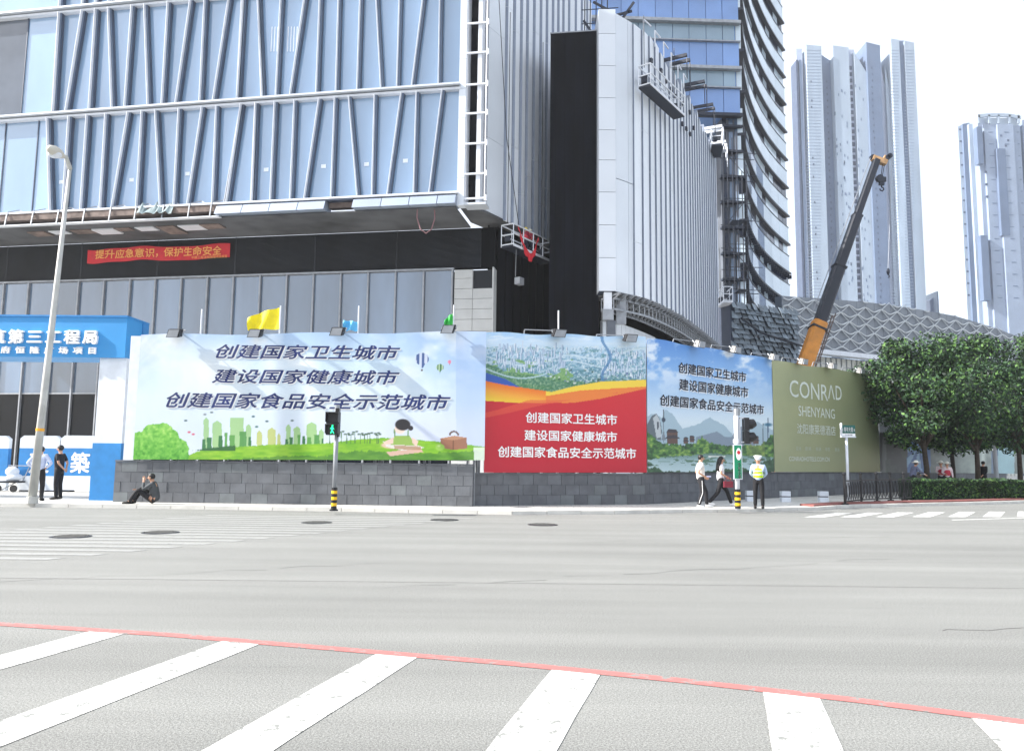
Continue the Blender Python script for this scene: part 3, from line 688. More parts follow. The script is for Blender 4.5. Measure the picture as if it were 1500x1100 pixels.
# curved side: arc
A0 = Vector((FT.w(FT.L,0,0)[0], FT.w(FT.L,0,0)[1])); A1 = Vector((at(1152,300,103).x, 103)); th0, th1 = math.radians(13.5), math.radians(37)
NA = 20
def arc_pts(NA):
    pts = [Vector((0,0))]
    for i in range(NA):
        a = th0+(th1-th0)*(i+.5)/NA; pts.append(pts[-1]+Vector((math.sin(a), math.cos(a))))
    e = pts[-1]; v = A1-A0; k = v.length/e.length; rot = math.atan2(v.y, v.x)-math.atan2(e.y, e.x); c, s = math.cos(rot), math.sin(rot)
    return [A0+Vector((p.x*c-p.y*s, p.x*s+p.y*c))*k for p in pts]
arc = arc_pts(NA)
def off(i, d):
    a = arc[max(i-1,0)]; b = arc[min(i+1,NA)]; t = (b-a).normalized(); return arc[i]+Vector((t.y, -t.x))*d
def apr(i, j, d0, d1, h0, h1, m, name, gap=.03):
    p, q = off(i, d1), off(j, d1); r, s = off(j, d0), off(i, d0); t = (q-p).normalized()*gap
    mb = MB(); mb.prism([(p.x+t.x,p.y+t.y),(q.x-t.x,q.y-t.y),(r.x-t.x,r.y-t.y),(s.x+t.x,s.y+t.y)][::-1], h0, h1); return mb.build(name, m, TW)
h1f = at(1152, 318, 103).z; FH = 4.0; nfl = 15; rt = random.Random(11)
base = h1f-4*FH
for k in range(-1, nfl-1):
    h = base+k*FH+.0
    low = k <= 2
    # ledge
    mb = MB(); P = [off(i, .42) for i in range(NA+1)]; Q = [off(i, -.3) for i in range(NA+1)]
    mb.prism([(p.x,p.y) for p in P+Q[::-1]][::-1], h-.14, h+.1); mb.build('ledge', M['ledge'], TW)
    mb = MB(); P = [off(i, .22) for i in range(NA+1)]; mb.prism([(p.x,p.y) for p in P+Q[::-1]][::-1], h-1.6, h-1.5); mb.build('sill_rail', M['ledge'], TW)
    for i in range(NA):
        dark = rt.random() < .55
        apr(i, i+1, -.3, .0, h-1.5, h-.16, M['win_dark'] if dark else M['band_glass'], 'window_pane', .06)
    for i in range(0, NA, 2):
        grey = (k < 5 and 5 <= i <= 13) 
        apr(i, i+2, -.3, .16, h+.1, h+FH-1.61, M['band_grey'] if grey else M['band_glass'], 'spandrel_panel', .03)
    if low:
        mb = MB()
        for i in range(2, NA):
            for f_ in (.2, .7):
                p = off(i, .6).lerp(off(min(i+1,NA), .6), f_); q = off(i, .1).lerp(off(min(i+1,NA), .1), f_)
                mb.beam((p.x,p.y,h-.6),(q.x,q.y,h-.6),.12,.5)
        mb.build('bracket_row', M['ledge'], TW)['kind'] = 'stuff'
P = [off(i, -.31) for i in range(NA+1)]
mb = MB(); mb.prism([(p.x,p.y) for p in P]+[(P[-1].x+1.5, P[-1].y+14), (P[0].x-14, P[0].y+14)], .1, base+nfl*FH-6); mb.build('wall_backing', M['band_grey'], TW)
# scaffold in the corner between the wing and the tower
S2 = root('scaffold', (19.5, 64, 0), 'tall dark scaffold climbing the corner between the fin wall and the curved tower', 'scaffold')
zs = [2+2.0*k for k in range(16)]
sx = [at(x, 400, 64.5).x for x in (1067, 1081, 1095)]
for i, x in enumerate(sx):
    for y in (64.2, 65.5):
        top = 30 if i < 2 else 27; mb = MB(); mb.tube([(x, y, .1), (x, y, top)], .045, 5); mb.build('standard', M['scaf'], S2)
for z in zs:
    for y in (64.2, 65.5):
        if z < 29: mb = MB(); mb.tube([(sx[0]-.3, y, z+rs.random()*.3), (sx[2]+.4+rs.random(), y, z)], .035, 5); mb.build('ledger', M['scaf'], S2)
    if z < 27 and rs.random() < .8: mb = MB(); mb.tube([(sx[0], 64.2, z), (sx[2], 64.3, z+2)] if rs.random() < .5 else [(sx[2], 64.2, z), (sx[0], 64.3, z+2)], .035, 5); mb.build('brace', M['scaf'], S2)
    if rs.random() < .5 and z < 26: mb = MB(); mb.box(sx[0]-.1+rs.random(), sx[1]+.3+rs.random()*.5, 64.2, 65.4, z+.05, z+.12); mb.build('scaffold_board', M['ledge'], S2)
# shingled podium at the tower's foot
pa_, pb_ = at(1070, 460, 63.2), at(1168, 460, 66.5); FP = Frame((pa_.x, pa_.y), (pb_.x, pb_.y)); PD = root('shingled_podium', (pa_.x, pa_.y, 0), 'low podium block clad in ruffled grey shingles at the foot of the curved tower', 'building')
hP = FP.px(1160, 452)[1]
mb = MB(); FP.box(mb, 0, FP.L, .1, hP-.3, -3, 0); mb.build('wall', M['joint'], PD)
nr, ncx = 16, 13
for r in range(nr):
    for c in range(ncx):
        w = FP.L/ncx; u = c*w+(w/2 if r % 2 else 0)+rt.uniform(-.08,.08); h = hP-.2-(r+1)*.42; t = rt.uniform(.1,.42); t2 = rt.uniform(.1,.42); u2 = min(u+w*.98, FP.L)
        if u2-u < .15: continue
        mb = MB(); q = [(u,h,t),(u2,h-rt.uniform(-.12,.12),t2),(u2-.1,h+.5,.04),(u+.04,h+.54+rt.uniform(0,.15),.04)]
        mb.v = [FP.w(*p) for p in q]+[FP.w(p[0],p[1],p[2]-.05) for p in q]; mb.f = [(0,1,2,3),(7,6,5,4),(0,4,5,1),(1,5,6,2),(2,6,7,3),(3,7,4,0)]; mb.m = [0]*6
        mb.build('shingle', M['shingle'], PD)
mb = MB(); mb.tube([FP.w(.6, hP-1.5, .6), FP.w(2.6, hP-2.6, .7), FP.w(FP.L, hP-3.4, .7)], .09, 5); mb.build('gutter', M['ledge'], PD)

# ================================================================== MALL with wave lattice
ma, mbb = at(1145, 440, 84), at(1600, 500, 112)
FM = Frame((ma.x, ma.y), (mbb.x, mbb.y)); ML = root('shopping_mall', (ma.x, ma.y, 0), 'long low mall with a white wave patterned lattice over grey panels', 'building')
def mtop(u):
    T = [(1150,434),(1200,437),(1250,441),(1300,446),(1350,454),(1400,463),(1450,478),(1500,496),(1560,520)]
    P = [FM.px(*t) for t in T]
    return float(np.interp(u, [p[0] for p in P], [p[1] for p in P]))
um = FM.px(1590, 500)[0]; hm0 = FM.px(1200, 512)[1]
N = 40
for i in range(N):
    a, b = um*i/N+.02, um*(i+1)/N-.02; mb = MB(); FM.poly(mb, [(a, hm0), (b, hm0), (b, mtop(b)), (a, mtop(a))], -1, 0); mb.build('roof_panel', M['mall_back'], ML)
mb = MB(); row = 1.0; wl = 2.8
def wav(j, u): return hm0+.35+row*j+.2*math.sin(2*math.pi*u/wl+(math.pi if j % 2 else 0))
for j in range(9):
    pts = []; u = 0
    while u < um:
        h = wav(j, u)
        if h < mtop(u): pts.append(FM.w(u, h, .22))
        else:
            if len(pts) > 1: mb.tube(pts, .085, 4)
            pts = []
        u += wl/10
    if len(pts) > 1: mb.tube(pts, .085, 4)
o = mb.build('wave_tube', M['mall_tube'], ML); o['kind'] = 'stuff'
mb = MB()
for j in range(8):
    for k in range(int(um/wl)):
        u = wl*k+(.7 if j % 2 == 0 else 2.1)
        for s in (-1, 1):
            u2 = u+s*wl/2
            if wav(j+1, u2) < mtop(u2)+.2 and u2 > 0: mb.tube([FM.w(u, wav(j,u), .2), FM.w(u2, wav(j+1,u2), .2)], .055, 4)
o = mb.build('lattice_bar', M['mall_tube'], ML); o['kind'] = 'stuff'
mb = MB(); FM.box(mb, 0, um, hm0-.55, hm0-.02, -.6, .5); mb.build('eaves', M['white_metal'], ML)
mb = MB(); FM.box(mb, 0, um, .1, hm0-.56, -2.5, -1.2); mb.build('glazed_wall', M['glass_low'], ML)
u = .2; k = 0
while u < FM.px(1500, 520)[0] and k < 120:
    mb = MB(); FM.box(mb, u, u+.62, hm0-3.2-(k % 3)*.25, hm0-.62, -1.2, -1.05); mb.build('clerestory_panel', M['mall_fin'], ML)
    mb = MB(); FM.box(mb, u, u+.62, .1, hm0-3.3-(k % 3)*.25, -1.2, -1.08); mb.build('wall_panel', M['mall_fin'], ML); u += .86; k += 1

# ================================================================== FAR TOWERS
D = 300.0
TA = root('residential_tower', (at(1256,400,D).x, D, 0), 'cluster tower of pale slabs with slanting tops standing behind the crane boom', 'building')
def slab(par, D, x0, x1, y0, y1, dep, m, name='slab', yb=640, taper=0, z0=.1):
    a, b = at(x0, y0, D), at(x1, y1, D); mb = MB(); ta = taper
    c0 = at(x0-ta*0, yb, D)
    mb.hexa([(a.x-ta,D,z0),(b.x+ta,D,z0),(b.x+ta,D+dep,z0),(a.x-ta,D+dep,z0),(a.x,D,a.z),(b.x,D,b.z),(b.x,D+dep,b.z),(a.x,D+dep,a.z)]); return mb.build(name, m, par)
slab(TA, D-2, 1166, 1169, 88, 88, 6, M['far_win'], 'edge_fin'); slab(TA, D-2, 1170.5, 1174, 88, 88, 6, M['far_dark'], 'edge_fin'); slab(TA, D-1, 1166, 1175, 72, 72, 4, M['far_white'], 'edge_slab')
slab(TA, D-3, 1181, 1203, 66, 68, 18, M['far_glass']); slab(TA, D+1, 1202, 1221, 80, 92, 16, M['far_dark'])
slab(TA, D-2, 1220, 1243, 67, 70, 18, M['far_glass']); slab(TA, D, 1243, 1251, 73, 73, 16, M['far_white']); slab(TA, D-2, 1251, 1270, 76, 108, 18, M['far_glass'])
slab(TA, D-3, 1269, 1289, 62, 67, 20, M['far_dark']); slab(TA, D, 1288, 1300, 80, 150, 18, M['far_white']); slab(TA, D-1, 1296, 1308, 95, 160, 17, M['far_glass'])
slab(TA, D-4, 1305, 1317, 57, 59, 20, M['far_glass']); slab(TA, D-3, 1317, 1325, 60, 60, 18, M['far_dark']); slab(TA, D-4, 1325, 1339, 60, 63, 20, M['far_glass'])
slab(TA, D+6, 1190, 1330, 110, 110, 20, M['far_glass'], 'core')
def win(par, D, x, y, w, h, m='far_win'):
    a = at(x, y, D); a.x = at(x, 160, D).x; s = D/FPX; mb = MB(); mb.box(a.x-w*s/2, a.x+w*s/2, D-.06, D+.4, a.z-h*s/2, a.z+h*s/2); mb.build('window', M[m], par)
y = 100
while y < 470: win(TA, D, 1246.8+ (y-100)*.004, y, 6.6, 6.4); y += 9.3
rw = random.Random(5)
for x, y0, Dq in ((1212, 120, D+1), (1279, 100, D-3), (1189, 120, D-3)):
    y = y0
    while y < 470:
        if x != 1189 or rw.random() < .25: win(TA, Dq, x+rw.uniform(-.7,.7), y, 1.8, 3.2)
        y += 9.3
for k in range(90):
    x = rw.choice([1224,1229,1234,1239,1255,1260,1265])+rw.uniform(-1,1); win(TA, D-2, x, rw.uniform(125,460), 1.4, 4.5, 'far_dark')
for x in (1199, 1313, 1332):
    y = 70
for k in range(70):
    y = 75+k*5.6
    for x0, x1 in ((1182,1202),(1306,1316),(1326,1338)):
        pass
mb = MB()
for x0, x1, q in ((1181,1203,D-3.06),(1305,1317,D-4.06),(1325,1339,D-4.06)):
    y = 74
    while y < 470:
        a, b = at(x0+.4, y, q), at(x1-.4, y, q); mb.box(a.x, b.x, q, q+.08, a.z-.12, a.z+.12); y += 4.65
mb.build('floor_line', M['far_line'], TA)['kind'] = 'stuff'
D2 = 270.0
TB = root('round_tower', (at(1455,400,D2).x, D2, 0), 'pale rounded apartment tower with a ring crown at the right edge', 'building')
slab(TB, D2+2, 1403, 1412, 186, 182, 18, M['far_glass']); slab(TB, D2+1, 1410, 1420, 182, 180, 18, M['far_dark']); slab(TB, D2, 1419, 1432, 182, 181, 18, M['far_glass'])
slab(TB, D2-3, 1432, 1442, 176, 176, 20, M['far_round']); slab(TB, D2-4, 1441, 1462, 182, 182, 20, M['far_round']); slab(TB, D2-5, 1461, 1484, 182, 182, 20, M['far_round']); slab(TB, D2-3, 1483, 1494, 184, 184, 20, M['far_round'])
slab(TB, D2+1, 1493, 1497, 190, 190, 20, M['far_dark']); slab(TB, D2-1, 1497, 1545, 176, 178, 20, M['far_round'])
ring = [at(x, y, D2-4) for x, y in ((1432,171),(1445,169.5),(1462,169),(1480,170),(1495,173))]
mb = MB()
for a, b in zip(ring[:-1], ring[1:]): mb.beam(a, b, .8, 1.1)
mb.build('crown_ring', M['far_glass'], TB)
for x in (1433, 1448, 1462, 1478, 1491):
    a = at(x, 169, D2-4); mb = MB(); mb.box(a.x-.35, a.x+.35, D2-4.4, D2-3.6, a.z-3.2, a.z); mb.build('crown_post', M['far_glass'], TB)
mb = MB(); a, b = at(1434, 185, D2-2), at(1490, 176, D2-2); mb.box(a.x, b.x, D2-2.5, D2+12, a.z-1, b.z+.4); mb.build('crown_wall', M['far_glass'], TB)
for k in range(15):
    y = 190+k*17.3
    for x, q, w in ((1405,D2+2,3.5),(1427,D2,3.5)): win(TB, q, x, y+(x % 5), w, 2.6, 'far_win')
    for x, q in ((1449,D2-4),(1472,D2-5),(1489,D2-3)): win(TB, q, x, y+4, 7 if x < 1480 else 3, 1.3, 'far_dark')
for x, y in ((1459,188),(1464,199),(1470,214),(1439,252),(1464,252),(1439,270),(1439,288),(1474,206)): win(TB, D2-5 if x > 1461 else D2-4, x, y, 3, 3)
for x, y0, y1 in ((1436,186,240),(1470,218,345),(1444,345,440)):
    a, b = at(x-2.5, y1, D2-5.1), at(x+2.5, y0, D2-5.1); mb = MB(); mb.box(a.x, b.x, D2-5.15, D2-3, a.z, b.z); mb.build('recess_strip', M['far_dark'], TB)
D3 = 320.0
TC = root('office_block', (at(1388,440,D3).x, D3, 0), 'small pale block with a window grid low between the two far towers', 'building')
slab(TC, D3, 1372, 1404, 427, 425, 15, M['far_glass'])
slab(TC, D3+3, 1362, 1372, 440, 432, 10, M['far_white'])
for i in range(5):
    for j in range(3): win(TC, D3-.1, 1377+i*5.6, 433+j*8, 3.6, 5, 'far_dark')
mb = MB(); 
# ================================================================== HOARDINGS
def paint_mat(name, rough=.45):
    m = bpy.data.materials.new(name); m.use_nodes = True; t = m.node_tree; b = t.nodes['Principled BSDF']; b.inputs['Roughness'].default_value = rough
    a = t.nodes.new('ShaderNodeVertexColor'); a.layer_name = 'Col'; t.links.new(a.outputs[0], b.inputs['Base Color']); return m
M['print'] = paint_mat('printed_vinyl')
_lat = {}
def vnoise(x, y, seed=0):
    if seed not in _lat: _lat[seed] = np.random.RandomState(seed).rand(256, 256)
    g = _lat[seed]; xi = np.floor(x).astype(int); yi = np.floor(y).astype(int); fx = x-xi; fy = y-yi
    fx = fx*fx*(3-2*fx); fy = fy*fy*(3-2*fy); a = g[xi % 256, yi % 256]; b = g[(xi+1) % 256, yi % 256]; c = g[xi % 256, (yi+1) % 256]; d = g[(xi+1) % 256, (yi+1) % 256]
    return (a*(1-fx)+b*fx)*(1-fy)+(c*(1-fx)+d*fx)*fy
def fbm(x, y, seed=0, o=4):
    r = 0; a = .5; t = 0
    for i in range(o): r = r+a*vnoise(x*2**i, y*2**i, seed+i); t += a; a *= .55
    return r/t
class Art:
    """flat print on a banner, laid out in the photograph's own measure of the poster (columns X, rows Y)"""
    def __init__(s, X, Y): s.X, s.Y = X, Y; s.c = np.full((X.size, 3), 255.0)
    def put(s, mask, col, a=1.0):
        a = (mask.astype(float)*a)[:, None]; s.c = s.c*(1-a)+np.asarray(col, float)*a if np.ndim(col) == 1 else s.c*(1-a)+col*a
    def grad(s, t, stops):
        ts = [q[0] for q in stops]; return np.stack([np.interp(t, ts, [q[1][k] for q in stops]) for k in range(3)], 1)
    def ell(s, x, y, rx, ry, col, a=1, soft=.08):
        r = np.hypot((s.X-x)/rx, (s.Y-y)/ry); s.put(np.clip((1-r)/soft, 0, 1), col, a)
    def rect(s, x0, x1, y0, y1, col, a=1): s.put((s.X >= x0) & (s.X <= x1) & (s.Y >= y0) & (s.Y <= y1), col, a)
    def poly(s, pts, col, a=1):
        ins = np.zeros(s.X.size, bool); n = len(pts)
        for i in range(n):
            x1, y1 = pts[i]; x2, y2 = pts[(i+1) % n]
            if y1 == y2: continue
            k = ((y1 > s.Y) != (y2 > s.Y)) & (s.X < (x2-x1)*(s.Y-y1)/(y2-y1)+x1); ins ^= k
        s.put(ins, col, a)
    def below(s, pts, rag=0, seed=1, sc=.5):
        l = np.interp(s.X, [p[0] for p in pts], [p[1] for p in pts])
        if rag: l = l+(fbm(s.X*sc, s.Y*0+3, seed, 4)-.5)*rag
        return s.Y >= l
def banner_mesh(F, xl, xr, yt, yb, d, nu, nv, art, name, label, cat='banner', bulge=.03, k=1.0):
    """yt/yb: (left row, right row) of the top and bottom edges in the photograph"""
    u0, ht0 = F.px(xl, yt[0], d); u1, ht1 = F.px(xr, yt[1], d); _, hb0 = F.px(xl, yb[0], d); _, hb1 = F.px(xr, yb[1], d)
    o0 = F.w(u0, hb0, d); R = root(name, o0, label, cat)
    s = np.linspace(0, 1, nu)[None, :].repeat(nv, 0); t = np.linspace(0, 1, nv)[:, None].repeat(nu, 1)
    U = u0+(u1-u0)*s; ht = ht0+(ht1-ht0)*s+.03*np.sin(s*math.pi*5)*1.0; hb = hb0+(hb1-hb0)*s; H = hb+(ht-hb)*t
    def disp(u, h):
        u = np.asarray(u, float); h = np.asarray(h, float)
        tt = (h-hb0)/(ht0-hb0)
        w = bulge*(fbm(u*.6, h*.35, 50, 3)-.5)*1.6+bulge*.8*np.clip(tt-.55, 0, 1)*np.sin(u*5.5+2.5*(1-tt)*np.sin(u*.9))*fbm(u*.9, h*.2, 60, 2)*1.5+bulge*.5*(fbm(u*2.2+h*1.7, h*.7-u*.5, 70, 3)-.5)
        return w
    DD = d+disp(U, H)
    wx = F.o.x+F.e.x*U+F.n.x*DD; wy = F.o.y+F.e.y*U+F.n.y*DD
    # photograph column/row of each grid vertex
    ct, st = math.cos(TH), math.sin(TH); c, sn = math.cos(PH), math.sin(PH); Z = H-EYE
    wx0 = F.o.x+F.e.x*U+F.n.x*d; wy0 = F.o.y+F.e.y*U+F.n.y*d
    fwd = wy0*ct+Z*st; upv = -wy0*st+Z*ct; rx = wx0/fwd; uy = upv/fwd; dx = c*rx+sn*uy; dy = -sn*rx+c*uy
    X = 750+FPX*dx; Y = 550-FPX*dy
    A = Art(X.ravel(), Y.ravel()); art(A)
    co = np.stack([wx.ravel(), wy.ravel(), H.ravel()], 1)-np.array(o0)
    me = bpy.data.meshes.new('sheet'); me.vertices.add(nu*nv); me.vertices.foreach_set('co', co.ravel())
    idx = np.arange(nu*nv).reshape(nv, nu); q = np.stack([idx[:-1,:-1], idx[:-1,1:], idx[1:,1:], idx[1:,:-1]], -1).reshape(-1, 4)
    me.loops.add(q.size); me.loops.foreach_set('vertex_index', q.ravel()); me.polygons.add(len(q)); me.polygons.foreach_set('loop_start', np.arange(len(q))*4)
    me.polygons.foreach_set('use_smooth', np.ones(len(q), bool)); me.update(calc_edges=True)
    at_ = me.color_attributes.new('Col', 'FLOAT_COLOR', 'POINT'); rgb = lin(np.clip(A.c, 0, 255))*k; at_.data.foreach_set('color', np.concatenate([rgb, np.ones((len(rgb), 1))], 1).ravel())
    me.materials.append(M['print']); link('sheet', me, R)
    mb = MB(); F.poly(mb, [(u0+.02, hb0+.03), (u1-.02, hb1+.03), (u1-.02, ht1-.06), (u0+.02, ht0-.06)], d-.13, d-.075); mb.build('backing_board', M['white_paint'], R)
    return R, disp
def gcol(*c): return c
def art1(A):
    X, Y = A.X, A.Y
    A.c = A.grad((Y-485)/190, [(0,(176,206,242)),(.25,(208,230,248)),(.5,(226,240,250)),(.75,(220,232,247)),(1,(224,234,244))])
    A.put(np.clip((X-560)/120, 0, 1)*np.clip((620-Y)/90, 0, 1), (158,188,224), .8)
    A.put(np.clip((fbm(X*.02, Y*.03, 3)-.45)*3, 0, 1)*np.clip((590-Y)/60, 0, 1), (246,250,253), .8)
    A.put(np.clip((250-X)/50, 0, 1)*np.clip((600-Y)/100, 0, 1)*fbm(X*.1+Y*.1, Y*.02, 9), (146,166,224), .55)
    A.ell(300, 545, 80, 60, (250,252,250), .8, 1); A.ell(245, 560, 50, 40, (222,240,226), .8, 1)
    A.put((X > 668), (164,190,232), .45); A.put(np.clip((X-560)/60,0,1)*np.clip((Y-590)/40,0,1), (208,216,240), .6)
    lg, dg, yg = (156,200,128), (52,118,64), (190,200,110)
    for x0, x1, y0, c in ((298,306,615,lg),(311,325,620,lg),(337,357,612,lg),(360,368,625,lg),(376,384,634,yg),(392,404,630,yg),(406,411,638,yg),(419,426,625,lg),(430,440,628,lg),(449,464,622,lg),(467,474,632,lg)):
        A.rect(x0, x1, y0, 660, c, .85); A.poly([(x0,y0+.3),(x1,y0+.3),((x0+x1)/2,y0-4)], c, .85) if (x1-x0) < 16 else None
    for x0, x1, y0, c in ((296,301,643,dg),(303,310,641,dg),(320,326,638,dg),(329,333,634,(96,160,80)),(336,344,637,(96,160,80)),(351,361,632,(84,150,76)),(364,368,640,dg),(418,422,643,dg),(424,429,640,dg),(436,440,637,(96,160,80)),(443,447,639,dg),(450,456,640,(96,160,80)),(460,468,637,(84,150,76)),(471,474,642,dg)):
        A.rect(x0, x1, y0, 662, c, .95)
    hill = [(262,672),(290,661),(340,655),(400,651),(470,650),(520,644),(560,641),(620,645),(670,649),(712,655)]
    hm = A.below(hill, 1.5, 5, .8); n = fbm(X*.06, Y*.25, 21)
    A.put(hm, A.grad(n, [(0,(86,160,34)),(.5,(132,188,44)),(1,(170,212,66))])); A.put(A.below([(300,675),(420,668),(470,668),(520,660),(600,664),(712,660)], 6, 7, .3) & hm, A.grad(n, [(0,(52,108,38)),(1,(104,160,56))]), .8)
    A.put(A.below([(275,661),(300,657),(330,654),(342,653)], 3, 8, 1) & (X < 345) & (Y < 660) & (X > 272), (40,96,50), .9)
    for cx, cy, r in ((233,650,31),(206,656,24),(255,662,22),(226,664,36)):
        rr = r*(1+.22*(fbm(X*.25, Y*.25, 31)-.5)); m = np.hypot(X-cx, (Y-cy)) < rr; n2 = fbm(X*.28, Y*.28, 33)
        A.put(m, A.grad(n2*.8+.35-(Y-620)/160, [(0,(38,104,34)),(.35,(84,166,50)),(.7,(134,204,84)),(1,(186,226,120))]))
    for x, y, c in ((277,633,(214,70,90)),(283,636,(214,80,100)),(272,616,(60,90,90)),(310,604,(90,110,110)),(371,610,(40,80,80)),(391,617,(60,90,90)),(376,625,(50,100,80)),(428,616,(90,110,110)),(300,607,(120,130,130))): A.ell(x, y, 3.2, 1.8, c, .9, .5)
    for x in (500,508,514,534,538,542,552,554,520,528,483): 
        A.rect(x-.6, x+.6, 632+(x % 5), 650, (70,110,60), .8); A.ell(x-2.4, 633+(x % 5), 2.8, 1.5, (50,80,50), .9, .5); A.ell(x+2.6, 632+(x % 5), 2.8, 1.5, (50,80,50), .9, .5)
    for x, y, s_, c1, c2 in ((618,526,10,(70,96,150),(206,216,236)),(644.5,538,5.5,(72,120,84),(180,206,170)),(658.5,530,2.7,(216,110,150),(236,170,190))):
        m = (np.hypot((X-x)/s_, (Y-y)/(s_*.9)) < 1) | ((np.abs(X-x) < s_*.9*(1-(Y-y)/(s_*1.5))) & (Y > y) & (Y < y+s_*1.3)); st = np.sin((X-x)/s_*8) > 0
        A.put(m & st, c1); A.put(m & ~st, c2); A.rect(x-s_*.16, x+s_*.16, y+s_*1.45, y+s_*1.75, (90,80,70))
    A.ell(578, 652, 22, 6, (228,196,176), .95, .2); A.poly([(566,662),(616,656),(620,662),(572,668)], (222,184,164)); A.poly([(560,646),(577,652),(612,652),(622,656),(590,660),(566,654)], (232,228,220)); A.poly([(577,652),(617,654),(616,659),(578,658)], (160,110,70), .6)
    A.poly([(578,638),(600,638),(608,652),(572,652)], (150,184,84)); A.rect(577,579,628,640,(110,150,90)); A.rect(597,599,630,640,(110,150,90))
    A.poly([(577,640),(563,647),(562,651),(576,650)], (238,208,190)); A.poly([(603,640),(613,646),(610,654),(604,648)], (238,208,190))
    A.ell(586, 628, 8.5, 8, (244,220,204), 1, .15); A.ell(590, 622, 12, 9, (34,30,34), 1, .15); A.ell(601.5, 627, 4.2, 4, (34,30,34), 1, .2)
    A.poly([(645,642),(666,638),(684,641),(684,657),(664,659),(646,656)], (158,110,86)); A.poly([(645,642),(666,638),(684,641),(664,645)], (186,140,110)); A.rect(663.4,664.6,644,659,(120,80,60))
    m = np.abs(np.hypot((X-665)/6, (Y-637)/5)-1) < .25; A.put(m & (Y < 638), (110,90,80)); A.ell(644.5, 655, 7.5, 5.5, (150,196,84), 1, .2); A.ell(643, 653, 3, 2, (200,226,150), .8, .6)
    A.put((Y > 655) & (X > 694), (240,244,246), .8)
    A.put((fbm(X*.02,Y*.005,77)-.5), (120,140,170), .25)
def art2(A):
    X, Y = A.X, A.Y; n = fbm(X*.12, Y*.3, 41, 5); n2 = fbm(X*.5, Y*.5, 45, 3)
    A.c = A.grad((Y-488)/80, [(0,(168,206,240)),(.2,(206,226,242)),(.4,(150,190,214)),(.7,(112,158,176)),(1,(80,130,120))])
    A.put(np.clip((n-.5)*5, 0, 1), (206,222,232), .45); A.put(np.clip((.45-n)*6, 0, 1)*(Y > 508), (70,124,120), .55); A.put((n2 > .62) & (Y > 506), (232,236,238), .6); A.put((n2 < .36) & (Y > 510), (78,112,140), .45)
    A.put(np.clip((fbm(X*.05, Y*.2, 43)-.5)*4, 0, 1)*np.clip((506-Y)/14, 0, 1), (240,246,250), .9)
    A.put((np.abs(Y-(536-(X-712)*.09+5*np.sin(X/17))) < 1.6), (206,222,232), .8); A.put((np.abs(Y-(524+(X-712)*.07+4*np.sin(X/23))) < 1.1), (214,226,234), .7)
    A.put((fbm(X*.04, Y*.12, 91) > .56) & (Y > 526) & (X < 840), (120,166,84), .75)
    r = random.Random(2)
    for k in range(330):
        x = r.uniform(724, 830) if r.random() < .6 else r.uniform(880, 945); y = r.uniform(508, 545)+(x-724)*.05; w = r.uniform(.7, 2.0); h = r.uniform(3, 11)*(1 if x < 835 else .8)
        A.rect(x, x+w, y-h, y, r.choice([(226,232,238),(206,218,232),(190,206,224)]), .9); A.rect(x+w, x+w+.7, y-h, y, (96,130,168), .7)
    A.put(A.below([(709,530),(740,545),(790,552),(850,560),(947,556)], 6, 47, .2), A.grad(n2, [(0,(44,92,70)),(.5,(84,134,96)),(.8,(140,170,130)),(1,(214,222,214))]), .85)
    for k in range(60): x = r.uniform(800, 940); y = r.uniform(540, 560); A.rect(x, x+r.uniform(1.5,4), y, y+r.uniform(1,2.5), r.choice([(224,228,226),(90,110,150),(60,90,80)]), .8)
    m = np.abs(Y-(540+14*np.sin((X-712)/34)))<1.2; A.put(m & (X < 800), (190,214,226), .8)
    A.put(np.abs(X-888-6*np.sin(Y/9)) < 2.2, (70,120,170), .7)
    b0 = [(700,540),(712,545),(740,563),(770,571),(808,574),(840,566),(880,559),(947,556)]
    A.put(A.below([(700,542),(712,546),(740,555),(770,572),(808,574)], 0) & (X < 808) & (Y < 574), (52,92,176), 1)
    yl = lambda q: np.interp(X, [p[0] for p in q], [p[1] for p in q])
    top = yl(b0); top2 = yl([(700,556),(712,558),(740,564),(808,574),(840,566),(880,559),(947,556)])
    rib = Y > np.where(X < 808, top2, top)
    t = np.clip((Y-top2)/28, 0, 1)
    A.put(rib, A.grad(t, [(0,(236,118,40)),(.5,(244,170,60)),(1,(244,214,60))]))
    A.put(rib & (X > 800) & (Y < yl([(800,580),(850,572),(947,566)])), (240,206,70)); A.put(rib & (X > 800) & (Y >= yl([(800,580),(850,572),(947,566)])), (232,128,56))
    low = yl([(700,586),(712,587),(760,590),(840,590),(880,584),(947,569)])
    A.put(Y > low, A.grad((Y-570)/125, [(0,(206,44,50)),(.4,(198,34,50)),(1,(176,24,46))]))
    A.put((Y > yl([(700,607),(730,600),(780,584),(830,572)])) & (Y < yl([(700,614),(740,606),(800,592),(900,576)])) & (Y > low-4) & (X < 905), (226,92,62), .6)
